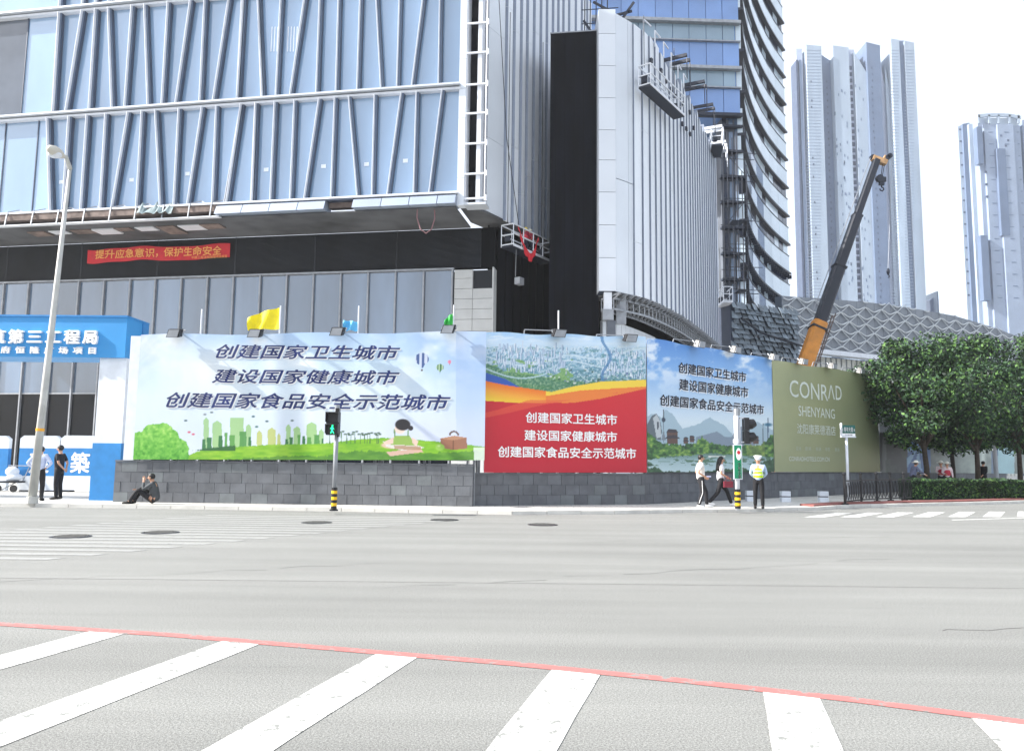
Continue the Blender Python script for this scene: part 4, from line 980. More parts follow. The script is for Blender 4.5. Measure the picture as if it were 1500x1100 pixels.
def art3(A):
    X, Y = A.X, A.Y
    A.c = A.grad((Y-495)/200, [(0,(78,134,206)),(.2,(124,172,226)),(.45,(184,210,234)),(.62,(212,226,234)),(1,(180,204,214))])
    c = np.clip((fbm(X*.045, Y*.06, 51, 5)-.48)*5, 0, 1)*np.clip((585-Y)/50, 0, 1); A.put(c, (242,246,250), .85)
    A.put(np.clip((X-1090)/40, 0, 1)*np.clip((600-Y)/60, 0, 1), (96,150,214), .4)
    mt = [(945,610),(960,605),(970,612),(975,600),(985,606),(1000,628),(1020,622),(1040,612),(1060,622),(1075,640),(1095,625),(1110,618),(1130,630)]
    A.put(A.below(mt, 3, 53, .2) & (Y < 652), (150,176,190), .8); A.put(A.below([(1020,640),(1035,636),(1050,632),(1062,640),(1072,640),(1078,628),(1092,622),(1100,640),(1105,650)], 1, 54) & (Y < 655) & (X > 1020) & (X < 1106), (120,134,150), .85)
    A.poly([(946,640),(948,622),(955,609),(962,606),(967,614),(970,632),(968,645)], (92,104,112)); A.poly([(957,612),(962,607),(967,616),(969,640),(962,642)], (182,190,194)); A.rect(963,965,618,629,(66,74,86))
    A.rect(971.6,973,600,648,(90,100,110)); A.ell(972.3, 615, 3, 3.6, (50,62,80)); A.poly([(969,645),(972.3,628),(975.6,645)], (120,130,140))
    for x, y, w in ((985,650,11),(1005,650,5),(1014,648,5),(1097,650,5),(1107,650,6)):
        A.rect(x-w*.7, x+w*.7, y-w*1.5, y, (94,70,62)); 
        for q in (0, .8): A.poly([(x-w*1.05*(1-q*.3),y-w*(.7+q)),(x+w*1.05*(1-q*.3),y-w*(.7+q)),(x+w*.5,y-w*(1.15+q)),(x-w*.5,y-w*(1.15+q))], (58,54,62))
    A.rect(1117,1118.2,620,650,(80,90,100)); A.rect(1124,1125.6,612,650,(60,80,110)); A.ell(1125,622,8,3.5,(52,104,132),.9,.6); A.ell(1104,622,4.5,6,(100,150,180),.8,.6)
    n = fbm(X*.22, Y*.3, 57, 4); tr = [(945,630),(952,634),(962,645),(975,650),(1000,652),(1020,648),(1028,640),(1040,648),(1060,652),(1075,655),(1095,652),(1112,652),(1122,646),(1131,636)]
    tm = A.below(tr, 7, 59, .35) & (Y < 674); A.put(tm, A.grad(n*1.5-.25, [(0,(22,54,34)),(.4,(58,104,52)),(.7,(104,146,66)),(1,(166,186,96))])); A.put(tm & (X > 1094) & (X < 1120), (170,170,90), .35)
    wa = A.below([(945,676),(975,668),(1010,667),(1040,664),(1085,666),(1131,670)], 4, 61, .2)
    A.put(wa, A.grad((Y-665)/25, [(0,(96,130,120)),(.4,(160,186,190)),(1,(184,206,210))])); A.put(wa & (fbm(X*.12, Y*.5, 63) > .58) & (Y < 682), (66,104,74), .8)
    A.rect(1038,1062,667.5,669.5,(222,222,216)); A.put(A.below([(945,686),(962,684),(970,690),(1010,691),(1040,690),(1075,686),(1090,684),(1100,690),(1118,676),(1131,672)], 5, 65, .4), A.grad(n, [(0,(24,50,34)),(1,(80,120,80))]), .95)
    A.ell(950,681,8,2.5,(30,64,44),.9,.3); A.ell(1113,673,9,2.5,(40,74,50),.9,.3)
def art4(A):
    X, Y = A.X, A.Y
    A.c = A.grad((X-1130)/155, [(0,(160,164,124)),(.5,(146,150,112)),(1,(122,130,100))]); A.put(np.clip((Y-640)/60, 0, 1)*np.clip((X-1200)/80, 0, 1), (150,130,84), .5)
    A.put(fbm(X*.03, Y*.03, 71)-.3, (100,116,96), .35)
# frames: foot of each stretch of wall
def foot(x, y): p = G(x, y, PAV); return (p.x, p.y)
pA, pBm = foot(165, 735), foot(692, 742); F1 = Frame(pA, pBm)
pB2 = foot(692.5, 740.8); pC = foot(945, 738.6); F2 = Frame(pB2, pC)
pD = foot(1130, 729.5); F3 = Frame(pC, pD)
pE = foot(1284, 722.5); F4 = Frame(pD, pE)
def stone_wall(F, x0, x1, ytop_l, rows, label, dense_b, first=0.0):
    h1 = F.px(x0, ytop_l, 0)[1]; L = F.L
    R = root('stone_wall', (*F.w(0,0,0)[:2], PAV), label, 'wall')
    mb = MB(); F.box(mb, .0, L-.0, PAV-.05, h1-.06, -.45, -.03); mb.build('mortar_core', M['mortar'], R)
    rh = (h1-.05-PAV)/rows; cnt = 0
    for r in range(rows):
        u = -(.26 if r % 2 else 0)-random.random()*.05
        while u < L:
            w = dense_b*random.choice((.95,1,1,1.08)); a, b = max(u, 0), min(u+w, L); u += w
            if b-a < .06: continue
            mb = MB(); j = random.uniform(-.006, .006); F.box(mb, a+.005, b-.005, PAV+rh*r+.004, PAV+rh*(r+1)-.004, -.03, j); pale = random.random() < .08
            mb.build('stone_block', M['stone_pale'] if pale else M['stone'], R); cnt += 1
    u = 0
    while u < L:
        b = min(u+1.1, L); mb = MB(); F.box(mb, u+.003, b-.003, h1-.05, h1, -.46, .02); mb.build('coping_slab', M['stone'], R); u += 1.1
    return R, h1
W1, hw_1 = stone_wall(F1, 165, 692, 673.5, 4, 'long grey stone block wall under the banner with the reading child', .5)
W2, _ = stone_wall(F2, 693, 945, 692.5, 3, 'grey stone block wall under the red banner', .5)
W3, _ = stone_wall(F3, 946, 1130, 691.5, 3, 'grey stone block wall under the lake landscape banner behind the walkers', .52)
W4, _ = stone_wall(F4, 1131, 1284, 691.5, 3, 'shaded grey stone block wall under the olive hotel banner', .55)
BN1, d1 = banner_mesh(F1, 206.5, 712.5, (490.5, 486), (673, 674), .07, 560, 210, art1, 'sky_banner', 'wide pale sky banner with navy slogans, green city skyline and reading child', bulge=.014, k=.82)
BN2, d2 = banner_mesh(F2, 712, 946, (487, 493.5), (692, 692), .09, 280, 230, art2, 'red_banner', 'red banner with aerial city picture, golden ribbon and white slogans')
BN3, d3 = banner_mesh(F3, 947.5, 1130, (495, 526), (691.5, 691), .09, 240, 230, art3, 'lake_banner', 'landscape banner of pagodas by a lake under blue sky with dark slogans')
BN4, d4 = banner_mesh(F4, 1131, 1284, (528, 549), (691, 691.5), .09, 110, 80, art4, 'hotel_banner', 'olive green hotel banner with pale lettering', bulge=.015)
# white return at the left end of the first banner, and lower corner flap
mb = MB(); a = F1.px(181, 672, .0)[0]; b = F1.px(195, 672, .07)[0]; hT = F1.px(190, 492, .05)[1]; F1.box(mb, a, b-.01, hw_1, hT, -.3, .03)
tag(mb.build('hoarding_end_post', M['barrier_white']), 'plain white end post between the blue gate and the pale sky banner', 'post')
mb = MB(); hT = F1.px(705, 487, .0)[1]; F1.box(mb, b+.3, F1.L-.2, hw_1+.1, hT-.25, -.38, -.25); F1.box(mb, b, b+.1, .2, hT-.2, -.9, -.4)
for k in range(7): 
    u = b+1.2+k*1.6; mb.beam(F1.w(u, PAV, -2.2), F1.w(u, hT-.8, -.4), .08, .08); mb.beam(F1.w(u, PAV, -.43), F1.w(u, hT-.3, -.43), .08, .08)
tag(mb.build('propping_scaffold', M['galv']), 'steel frame standing behind the pale sky banner', 'frame')
for F, lb in ((F2, 'red banner'), (F3, 'lake landscape banner'), (F4, 'olive hotel banner')):
    mb = MB()
    for k in range(5):
        u = .3+k*(F.L-.6)/4; mb.beam(F.w(u, PAV, -2.4), F.w(u, 4.4, -.55), .08, .08); mb.beam(F.w(u, PAV, -.5), F.w(u, 5.3, -.2), .08, .08)
    F.box(mb, .1, F.L-.1, 3.4, 3.5, -.42, -.06); F.box(mb, .1, F.L-.1, 5.0, 5.1, -.3, -.06)
    tag(mb.build('propping_scaffold', M['galv']), 'steel frame standing behind the '+lb, 'frame')
def dsp(f, base): return lambda u, h: float(f(u, h))
S1, S2_, S3 = '创建国家卫生城市', '建设国家健康城市', '创建国家食品安全示范城市'
for body, xl, yb, xr, hp_ in ((S1,316,525,586,21),(S2_,310,561,585,21),(S3,243,597,660,23)):
    text_on(F1, body, xl, yb, xr, hp_, .079, M['text_white'], BN1, .03, .25, disp=dsp(d1, 0), du=.035, dh=-.03, name='lettering_outline')
    text_on(F1, body, xl, yb, xr, hp_, .086, M['text_navy'], BN1, .022, .25, disp=dsp(d1, 0))
for body, xl, yb, xr, hp_ in ((S1,770,619,904,16),(S2_,768,645,904,16),(S3,729,669.5,932,16.5)):
    text_on(F2, body, xl, yb, xr, hp_, .102, M['text_white'], BN2, .022, disp=dsp(d2, 0))
for body, xl, yb, xr, hp_ in ((S1,994,546,1093,16),(S2_,995,571,1096,17),(S3,967,594,1119,17)):
    text_on(F3, body, xl, yb, xr, hp_, .1, M['paper'], BN3, .025, disp=dsp(d3, 0), du=.03, dh=-.05, name='lettering_outline')
    text_on(F3, body, xl, yb, xr, hp_, .107, M['text_black'], BN3, .025, .06, disp=dsp(d3, 0))
for body, xl, yb, xr, hp_, mt, bd in (('CONR',1157,581,1213,25,'text_conrad',.004),('SHENYANG',1170,609,1223,15,'text_conrad',.0),('沈阳康莱德酒店',1168,635,1224,15,'text_conrad',.002),('亚洲',1166.5,660,1173.5,6,'text_dim',.0),('欧洲',1180,660,1188,6,'text_dim',.0),('非洲',1195,660.6,1202.5,6,'text_dim',.0),('中东',1209,661,1216,6,'text_dim',.0),('美洲',1223,661.5,1229.5,6,'text_dim',.0),('CONRADHOTELS.COM.CN',1156,675,1215,6.5,'text_conrad',.0)):
    text_on(F4, body, xl, yb, xr, hp_, .1, M[mt], BN4, bd, disp=dsp(d4, 0))
# the crossbar-less A and the final D
text_on(F4, 'Λ', 1213, 584, 1223, 20.5, .1, M['text_conrad'], BN4, .004, disp=dsp(d4, 0)); text_on(F4, 'D', 1224.5, 585.5, 1233, 20.5, .1, M['text_conrad'], BN4, .004, disp=dsp(d4, 0))
# further hoarding beyond the olive banner, behind the trees
pF = foot(1440, 711.5); F5 = Frame(pE, (pE[0]+(pF[0]-pE[0])*1.0, pF[1])); F5 = Frame(pE, (F5.w(F5.L*1.35,0,0)[0], F5.w(F5.L*1.35,0,0)[1]))
def art5(A):
    X, Y = A.X, A.Y; n = fbm(X*.06, Y*.06, 81, 5)
    A.c = A.grad(n, [(0,(56,66,64)),(.5,(104,118,112)),(1,(160,172,160))])
    A.rect(1284, 1330, 632, 700, (26,30,34)); A.put((X < 1330) & (Y > 662) & (n > .45), (52,64,56), .8); A.rect(1293, 1298, 640, 700, (110,116,112), .7); A.rect(1284, 1330, 590, 634, (196,202,214)); A.rect(1330,1362,600,641,(206,212,224))
    b = (X > 1329) & (X < 1363) & (Y > 641); a = np.arctan2(Y-657, X-1345); A.put(b, (62,112,176)); A.put(b & (np.sin(a*9) > 0) & (X < 1352), (142,186,222))
    for k in range(6): A.rect(1343.5, 1347, 642+k*2.4, 643+k*2.4, (220,230,240))
    A.ell(1440, 670, 6, 26, (206,216,206), .7, .8); A.rect(1452, 1462, 640, 700, (60,96,140), .7); A.rect(1462, 1486, 640, 700, (150,196,206), .8)
BN5, d5 = banner_mesh(F5, 1286, 1500, (560, 600), (692, 694), .05, 190, 70, art5, 'mural_banner', 'long dim mural hoarding with a blue ray panel behind the trees', bulge=.01)
W5, _ = stone_wall(F5, 1287, 1500, 692, 3, 'low dark stone wall under the mural hoarding behind the hedge', .62)
# floodlights along the top of the hoardings
def floodlight(F, x, y, label, s=1.0, side=False):
    u, h = F.px(x, y, .35); R = root('floodlight', F.w(u, h, .35), label, 'floodlight', 'floodlights along the top of the hoardings')
    mb = MB(); w = .2*s
    P = [(-w,.1,-.1),(w,.1,-.1),(w,-.12,-.16),(-w,-.12,-.16),(-w,.02,.14),(w,.02,.14),(w*.95,-.14,.1),(-w*.95,-.14,.1)]
    def tw(p): return F.w(u+p[0]*1.0+p[2]*.3, h+p[2], .35-p[1])
    mb.hexa([tw(p) for p in P]); mb.build('lamp_housing', M['black'], R)
    mb = MB(); mb.hexa([tw(p) for p in [(-w*.85,-.13,-.15),(w*.85,-.13,-.15),(w*.85,-.15,-.15),(-w*.85,-.15,-.15),(-w*.8,-.145,.08),(w*.8,-.145,.08),(w*.8,-.16,.08),(-w*.8,-.16,.08)]]); mb.build('lamp_glass', M['galv'], R)
    mb = MB()
    for k in range(5): 
        z = -.08+k*.045; mb.hexa([tw(p) for p in [(-w,.1,z),(w,.1,z),(w,.14,z),(-w,.14,z),(-w,.1,z+.015),(w,.1,z+.015),(w,.14,z+.015),(-w,.14,z+.015)]])
    mb.build('cooling_fin', M['dark_steel'], R)
    mb = MB(); mb.tube([tw((-w-.02,0,0)), tw((-w-.02,.14,.12)), tw((w+.02,.14,.12)), tw((w+.02,0,0))], .018, 5); mb.build('yoke', M['galv'], R)
    mb = MB()
    if side: mb.tube([tw((0,.14,.1)), F.w(u-1.1, h+.1, .0)], .018, 5); mb.tube([F.w(u-1.1, h+.1, .0), F.w(u-1.1, h-.35, -.16)], .018, 5)
    else: mb.tube([tw((0,.14,.12)), F.w(u-.1, h+.1, -.1), F.w(u-.1, h-.5, -.16)], .025, 5)
    mb.build('arm', M['galv'], R)
for F, x, y, lb, sd in ((F1,257,488,'black floodlight on the sky banner nearest the blue gate',0),(F1,375,488,'black floodlight below the yellow flag',0),(F1,495,485.5,'black floodlight in front of the pale blue flag',0),(F1,657,482,'black floodlight below the green flag',0),(F2,819,488,'floodlight above the middle of the red banner',1),(F2,923,495,'floodlight at the right corner of the red banner',1),
    (F3,1024,504,'floodlight above the blue sky of the lake banner',1),(F3,1077,512,'second floodlight above the lake banner, before its right corner',1),(F4,1133,523,'floodlight at the left corner of the olive hotel banner',1),(F4,1176,529.5,'floodlight beside the foot of the crane boom',1),(F4,1219,536,'floodlight right of the crane boom over the olive banner',1),(F4,1260,543,'floodlight at the right corner of the olive hotel banner',1)):
    floodlight(F, x, y, lb, 1.0 if F is F1 else 1.1, sd)
# flags
def flag(F, xp, y0, y1, pts, col, lb, d=-.3):
    u, h0 = F.px(xp, y0, d); _, h1 = F.px(xp, y1, d); R = root('flag', F.w(u, h0, d), lb, 'flag')
    mb = MB(); mb.tube([F.w(u, h0-1, d), F.w(u, h1, d)], .022, 6); mb.build('pole', M['white_metal'], R)
    if pts:
        m = mat('flag_cloth', sr(*col), .6, 0, .1, 5); xl, xr, ytl, ytr, ybl, ybr = pts; mb = MB(); K, J = 14, 8
        for i in range(K+1):
            for j in range(J+1):
                s, t = i/K, j/J; x = xl+(xr-xl)*s; y = (ytl+(ytr-ytl)*s**.8)*(1-t)+(ybl+(ybr-ybl)*s)*t+math.sin(s*9)*.8
                uu, hh_ = F.px(x, y, d); mb.v.append(F.w(uu, hh_, d+.09*math.sin(s*11+t*3)*(1-s*.8)))
        for i in range(K):
            for j in range(J): a = i*(J+1)+j; mb.f.append((a, a+J+1, a+J+2, a+1)); mb.m.append(0)
        mb.build('cloth', m, R, smooth=True)
flag(F1, 409.5, 487, 448, (363,409,466,450,484,482), (246,226,20), 'bright yellow flag flying above the pale sky banner')
flag(F1, 524.5, 487, 448, (503,524,469,471,484,485), (96,186,232), 'small pale blue flag on a thin pole above the pale sky banner')
flag(F1, 664, 484, 447, (651,664,470,458,477,477), (60,190,80), 'small green flag near the right end of the sky banner')
for F, x, y0, y1, lb in ((F1,294,489,453,'thin white pole above the sky banner left of the yellow flag'),(F2,818,488,455,'thin white pole rising above the red banner')):
    u, h0 = F.px(x, y0, -.3); h1 = F.px(x, y1, -.3)[1]; mb = MB(); mb.tube([F.w(u, h0-1, -.3), F.w(u, h1, -.3)], .025, 6); tag(mb.build('thin_pole', M['white_metal']), lb, 'pole')
# ================================================================== slogan cloth on the louvres
def red_strip():
    d = FS+.2; R = None; xl, xr = 127, 337; ua, ha = FA.px(xl, 385, d); ub, hb = FA.px(xr, 378, d); hT = FA.px(xl, 365.5, d)[1]
    R = root('slogan_cloth', FA.w(ua, ha, d), 'long red cloth strip with yellow slogan hung across the charcoal louvres', 'banner')
    ht = hT-ha; f = lambda u: .06*math.sin(u*1.1)+.03*math.sin(u*2.7)
    mb = MB(); K = 50
    for i in range(K+1):
        u = ua+(ub-ua)*i/K; base = ha+(hb-ha)*i/K+f(u); dd = d+.04*math.sin(u*3)
        mb.v += [FA.w(u, base, dd), FA.w(u, base+ht, dd+.02)]
    for i in range(K): mb.f.append((2*i, 2*i+2, 2*i+3, 2*i+1)); mb.m.append(0)
    mb.build('cloth', M['red_cloth'], R, smooth=True)
    def dp(u, h): return .04*math.sin(u*3)
    for body, x0, x1, yb, hp_ in (('提升应急意识，',139,231,380,13.5),('保护生命安全',240,324,376.5,13.5)):
        text_on(FA, body, x0, yb, x1, hp_, d+.03, M['text_gold'], R, .02, disp=dp)
    text_on(FA, '中建三局沈阳恒隆项目部宣', 281, 379.5, 333, 4, d+.035, M['text_gold'], R, 0.0, disp=dp)
red_strip()
# ================================================================== GATE
g0, g1 = foot(130, 732.5), foot(168, 733.2); FG = Frame((g1[0]-14, g1[1]+.35), g1); uR = FG.L
GT = root('site_gate', (g1[0], g1[1], PAV), 'blue and white construction site gate with white raised characters', 'gate')
hf0, hf1 = FG.px(160, 524.5)[1], FG.px(187, 466)[1]; uf1 = FG.px(187, 500)[0]
mb = MB(); FG.box(mb, -1, uf1, hf0, hf1, -1.3, .12); mb.build('fascia', M['gate_blue'], GT)
mb = MB(); FG.box(mb, -1, uf1+.02, hf1, hf1+.06, -1.35, .16); mb.build('fascia_trim', M['blue_paint'], GT)
c0, c1_ = FG.px(142, 590)[0], FG.px(182, 590)[0]; hb_ = FG.px(150, 649)[1]
mb = MB(); FG.box(mb, c0, c1_, hb_, hf0, -1.0, 0); mb.build('pillar', M['barrier_white'], GT)
mb = MB(); FG.box(mb, c0-.03, c1_+.01, PAV, hb_, -1.03, .03); mb.build('pillar_base', M['blue_paint'], GT)
text_on(FG, '筑第三工程局', -14, 503.5, 144, 21, .12, M['text_white'], GT, .035, thick=.1, space=1.38)
text_on(FG, '阳市府恒隆广场项目', -39, 517.5, 141, 10.5, .12, M['text_white'], GT, .03, thick=.06, space=2.0)
mb = MB(); u, h = FG.px(205, 500)[0], 0; mb.box(0,0.01,0,.01,0,.01) if False else None
mb = MB(); FG.box(mb, uf1+.03, FG.px(204, 500, -1.3)[0], hf0+.05, hf1-.02, -1.3, -.9); mb.build('return_panel', M['blue_paint'], GT)
# painted site panels inside the gate
FI = Frame((-26, 31.0), (-15.2, 30.6))
def site_panel(x0, x1, ch, lb, m_):
    u0, u1 = FI.px(x0, 690)[0], FI.px(x1, 690)[0]; R = root('painted_barrier', FI.w(u0, PAV, 0), lb, 'barrier', 'painted concrete panels inside the gate')
    H = [FI.px((x0+x1)/2, y)[1] for y in (718, 697, 656.5, 638)]
    for i, (mt, nm) in enumerate((('barrier_white','lower_band'),('blue_paint','middle_band'),('barrier_white','upper_band'))):
        mb = MB(); P = [(u0,H[i]),(u1,H[i]),(u1,H[i+1]),(u0,H[i+1])]
        if i == 2: P = [(u0,H[2]),(u1,H[2]),(u1,H[3]-.12),(u1-.15,H[3]),(u0+.15,H[3]),(u0,H[3]-.12)]
        FI.poly(mb, P, -.18, 0); mb.build(nm, M[mt], R)
    for q in (.18, .82):
        mb = MB(); a = u0+(u1-u0)*q; FI.box(mb, a-.15, a+.15, PAV, H[0], -.3, .05); mb.build('foot', M['dark_steel'], R)
    if ch: text_on(FI, ch[0], ch[1], 693, ch[2], 31, .006, M['text_white'], R, .03)
site_panel(-60, 10, None, 'leftmost painted panel cut by the frame edge inside the gate', 0)
site_panel(26, 84.5, ('建', 41, 71), 'blue banded panel behind the man in the pale shirt', 0)
site_panel(86, 160, ('築', 102, 130.5), 'blue banded panel with a big white character beside the gate pillar', 0)
# handcart in the gap
hc = at(14, 712, 30.2); R = root('handcart', (hc.x, 30.2, PAV), 'dark handcart with a white sack parked in the gap between site panels', 'handcart')
mb = MB(); mb.box(hc.x-.35, hc.x+.35, 30.0, 30.6, PAV+.35, PAV+.42); mb.build('tray', M['dark_steel'], R)
for s in (-.3, .3):
    mb = MB(); mb.tube([(hc.x+s, 30.0, PAV+.14), (hc.x+s, 29.95, PAV+.14)], .14, 12); mb.build('wheel', M['black'], R)
mb = MB(); mb.tube([(hc.x-.3,30.5,PAV+.4),(hc.x-.42,30.7,PAV+1.0),(hc.x+.42,30.7,PAV+1.0),(hc.x+.3,30.5,PAV+.4)], .025, 6); mb.tube([(hc.x-.35,30.1,PAV+.02),(hc.x+.35,30.1,PAV+.4)], .025, 6); mb.build('handle', M['galv'], R)
mb = MB(); mb.ball((hc.x, 30.3, PAV+.78), (.26,.2,.2), 10, 7); mb.ball((hc.x+.1, 30.3, PAV+.56), (.3,.22,.16), 10, 7); tag(mb.build('sack', M['barrier_white'], smooth=True), 'lumpy white sack lying on the dark handcart', 'sack')
# ================================================================== PEOPLE
def skinned(name, verts, edges, radii, m, parent, sub=2, flat=None):
    me = bpy.data.meshes.new('t'); me.from_pydata(verts, edges, []); o = bpy.data.objects.new('t', me); COL.objects.link(o)
    md = o.modifiers.new('s', 'SKIN')
    for i, r in enumerate(radii):
        me.skin_vertices[0].data[i].radius = (r, r) if not isinstance(r, tuple) else r
        me.skin_vertices[0].data[i].use_root = (i == 0)
    md.use_smooth_shade = True; sb_ = o.modifiers.new('u', 'SUBSURF'); sb_.levels = sub; sb_.render_levels = sub
    dg = bpy.context.evaluated_depsgraph_get(); m2 = bpy.data.meshes.new_from_object(o.evaluated_get(dg)); bpy.data.objects.remove(o); bpy.data.meshes.remove(me)
    m2.materials.clear(); m2.materials.append(m)
    if flat:
        co = np.zeros(len(m2.vertices)*3); m2.vertices.foreach_get('co', co); co = co.reshape(-1,3)
        cy, k, z0, z1 = flat; mk = (co[:,2] > z0) & (co[:,2] < z1); co[mk,1] = cy+(co[mk,1]-cy)*k; m2.vertices.foreach_set('co', co.ravel())
    m2.polygons.foreach_set('use_smooth', [True]*len(m2.polygons)); m2.update()
    return link(name, m2, parent)
_cm = {}
def cmat(c, rough=.8):
    if c not in _cm: _cm[c] = mat('cloth_%d_%d_%d' % c, sr(*c), rough, 0, .12, 14)
    return _cm[c]
STAND = dict(pelvis=(0,0,.95), waist=(0,0,1.08), chest=(0,.01,1.3), neck=(0,.0,1.47), head=(0,.03,1.6),
  sl=(-.18,0,1.41), el=(-.23,-.02,1.13), wl=(-.24,.06,.9), sr=(.18,0,1.41), er=(.23,-.02,1.13), wr=(.24,.06,.9),
  hl=(-.09,0,.9), kl=(-.11,.02,.5), al=(-.12,-.02,.09), hr=(.09,0,.9), kr=(.11,.02,.5), ar=(.12,-.02,.09))
def person(loc, heading, label, shirt, trousers, shoes, pose=None, scale=1.0, sleeves='short', hair='short', hat=None, vest=None, extra=None, shoe_dir=(0,1), woman=False):
    P = dict(STAND); P.update(pose or {}); P = {k: Vector(v) for k, v in P.items()}
    R = root('person', loc, label, 'person', None, heading); R.scale = (scale,)*3
    V = []; E_ = []; Rd = []
    def add(p, r, parent=None):
        V.append(tuple(p)); Rd.append(r)
        if parent is not None: E_.append((parent, len(V)-1))
        return len(V)-1
    k = .9 if woman else 1
    pe = add(P['pelvis'], .12*k); wa = add(P['waist'], .11*k, pe); ch = add(P['chest'], .125*k, wa); nk = add(P['neck'], .05, ch); hb = add(P['neck'].lerp(P['head'], .45), .062, nk); hd = add(P['head'], .088, hb); tp = add(P['head']+(P['head']-P['neck']).normalized()*.085, .065, hd)
    for s in 'lr':
        a = add(P['s'+s], .058*k, ch); b = add(P['s'+s].lerp(P['e'+s], .5), .045*k, a); c = add(P['e'+s], .038, b); w = add(P['w'+s], .026, c)
        d = (P['w'+s]-P['e'+s]).normalized(); sd = d.cross(Vector((0,1,0))); sd = sd.normalized() if sd.length > .1 else Vector((1,0,0)); pm = add(P['w'+s]+d*.06, .03, w)
        nf = d.cross(sd).normalized()
        for q, L in ((-1.5,.06),(-.5,.075),(.5,.08),(1.5,.07)):
            f1 = add(P['w'+s]+d*(.085+L*.45)+nf*q*.017, .009, pm); add(P['w'+s]+d*(.085+L)+nf*q*.018+sd*.015, .0075, f1)
        t1 = add(P['w'+s]+d*.05+nf*.035, .011, w); add(P['w'+s]+d*.09+nf*.05, .009, t1)
        h = add(P['h'+s], .088*k, pe); t = add(P['h'+s].lerp(P['k'+s], .5), .072*k, h); kn = add(P['k'+s], .054, t); cf = add(P['k'+s].lerp(P['a'+s], .4), .05, kn); an = add(P['a'+s], .034, cf)
        add(P['a'+s]+Vector((shoe_dir[0]*.13, shoe_dir[1]*.13, -.05)), .032, an)
    skinned('body', V, E_, Rd, M['skin'], R, 2)
    hd_ = P['head']; fw = Vector((0,1,0)) if 'face' not in P else P['face'].normalized(); sdv = fw.cross(Vector((0,0,1))).normalized()
    # face
    mb = MB(); mb.ball(hd_+fw*.098+Vector((0,0,-.01)), (.014,.018,.02), 6, 5); mb.ball(hd_+sdv*.09+Vector((0,0,-.005)), (.012,.018,.028), 6, 5); mb.ball(hd_-sdv*.09+Vector((0,0,-.005)), (.012,.018,.028), 6, 5); mb.build('nose_and_ears', M['skin'], R, True, local=True)
    mb = MB()
    for s in (-1, 1): mb.ball(hd_+fw*.083+sdv*.032*s+Vector((0,0,.018)), (.011,.008,.006), 6, 4); mb.ball(hd_+fw*.084+sdv*.034*s+Vector((0,0,.036)), (.016,.007,.004), 6, 4)
    mb.build('eyes', M['hair'], R, local=True)
    mb = MB(); mb.ball(hd_+fw*.085+Vector((0,0,-.045)), (.02,.008,.006), 6, 4); mb.build('mouth', cmat((150,80,76)), R, local=True)
    # hair
    if hair:
        mb = MB(); c = hd_-fw*.016+Vector((0,0,.035)); mb.ball(c, (.101,.101,.1), 12, 8)
        mb.v = [tuple(Vector(v) if (Vector(v)-hd_).dot(fw) < .05 or v[2] > hd_.z+.055 else Vector(v)-fw*.05) for v in mb.v]
        if hair == 'long':
            for q in range(5): 
                o_ = sdv*(q-2)*.04-fw*.06; mb.tube([hd_+o_+Vector((0,0,.05)), hd_+o_*1.2-fw*.03+Vector((0,0,-.12)), hd_+o_*1.3-fw*.05+Vector((0,0,-.33)), hd_+o_*1.1-fw*.04+Vector((0,0,-.42))], [.05,.055,.05,.02], 7)
        mb.build('hair', M['hair'], R, True, local=True)
    # trousers
    if trousers:
        V, E_, Rd = [], [], []; pe = add(P['pelvis'].lerp(P['waist'], 1.1), .122*k); p2 = add(P['pelvis'], .15*k, pe)
        for s in 'lr': h = add(P['h'+s], .108*k, p2); t = add(P['h'+s].lerp(P['k'+s], .5), .094*k, h); kn = add(P['k'+s], .076, t); cf = add(P['k'+s].lerp(P['a'+s], .5), .07, kn); add(P['a'+s]+(P['k'+s]-P['a'+s])*-.05, .062, cf)
        skinned('trousers', V, E_, Rd, cmat(trousers), R, 2)
    V, E_, Rd = [], [], []; wa = add(P['pelvis'].lerp(P['waist'], -.45), .165*k); w2 = add(P['waist'], .145*k, wa); ch = add(P['chest'], .145*k, w2); add(P['chest'].lerp(P['neck'], .75), .068, ch)
    for s in 'lr':
        a = add(P['s'+s], .074*k, ch); b = add(P['s'+s].lerp(P['e'+s], .6), .06*k, a)
        if sleeves == 'long': c = add(P['e'+s], .054, b); add(P['w'+s].lerp(P['e'+s], .08), .038, c)
        else: add(P['s'+s].lerp(P['e'+s], .75), .058*k, b)
    skinned('shirt', V, E_, Rd, cmat(shirt), R, 2)
    if vest:
        V, E_, Rd = [], [], []; a0 = add(P['waist']+Vector((0,0,-.1)), .18); a1 = add(P['waist'], .168, a0); c = add(P['chest'], .178, a1); c2 = add(P['chest'].lerp(P['neck'], .6), .09, c)
        for s in (-1, 1): add(P['chest']+Vector((.1*s,0,.09)), .078, c)
        v = skinned('vest', V, E_, Rd, cmat(vest[0], .6), R, 2)
        mb = MB()
        for z in vest[1]: mb.prism([(.172*math.cos(q*math.pi/8)+P['waist'].x, .17*math.sin(q*math.pi/8)+P['waist'].y) for q in range(16)], z, z+.035)
        if vest[1]: mb.build('reflective_band', cmat((224,228,220)), R, local=True)
    # shoes
    for s in 'lr':
        a = P['a'+s]; f = Vector((shoe_dir[0], shoe_dir[1], 0)); f = P['toe'+s] if 'toe'+s in P else f
        mb = MB(); mb.tube([a+Vector((0,0,-.03))-f*.05, a+Vector((0,0,-.035))+f*.03, a+Vector((0,0,-.05))+f*.13, a+Vector((0,0,-.06))+f*.2], [.04,.052,.046,.024], 8); mb.build('shoe', cmat(shoes), R, True, local=True)
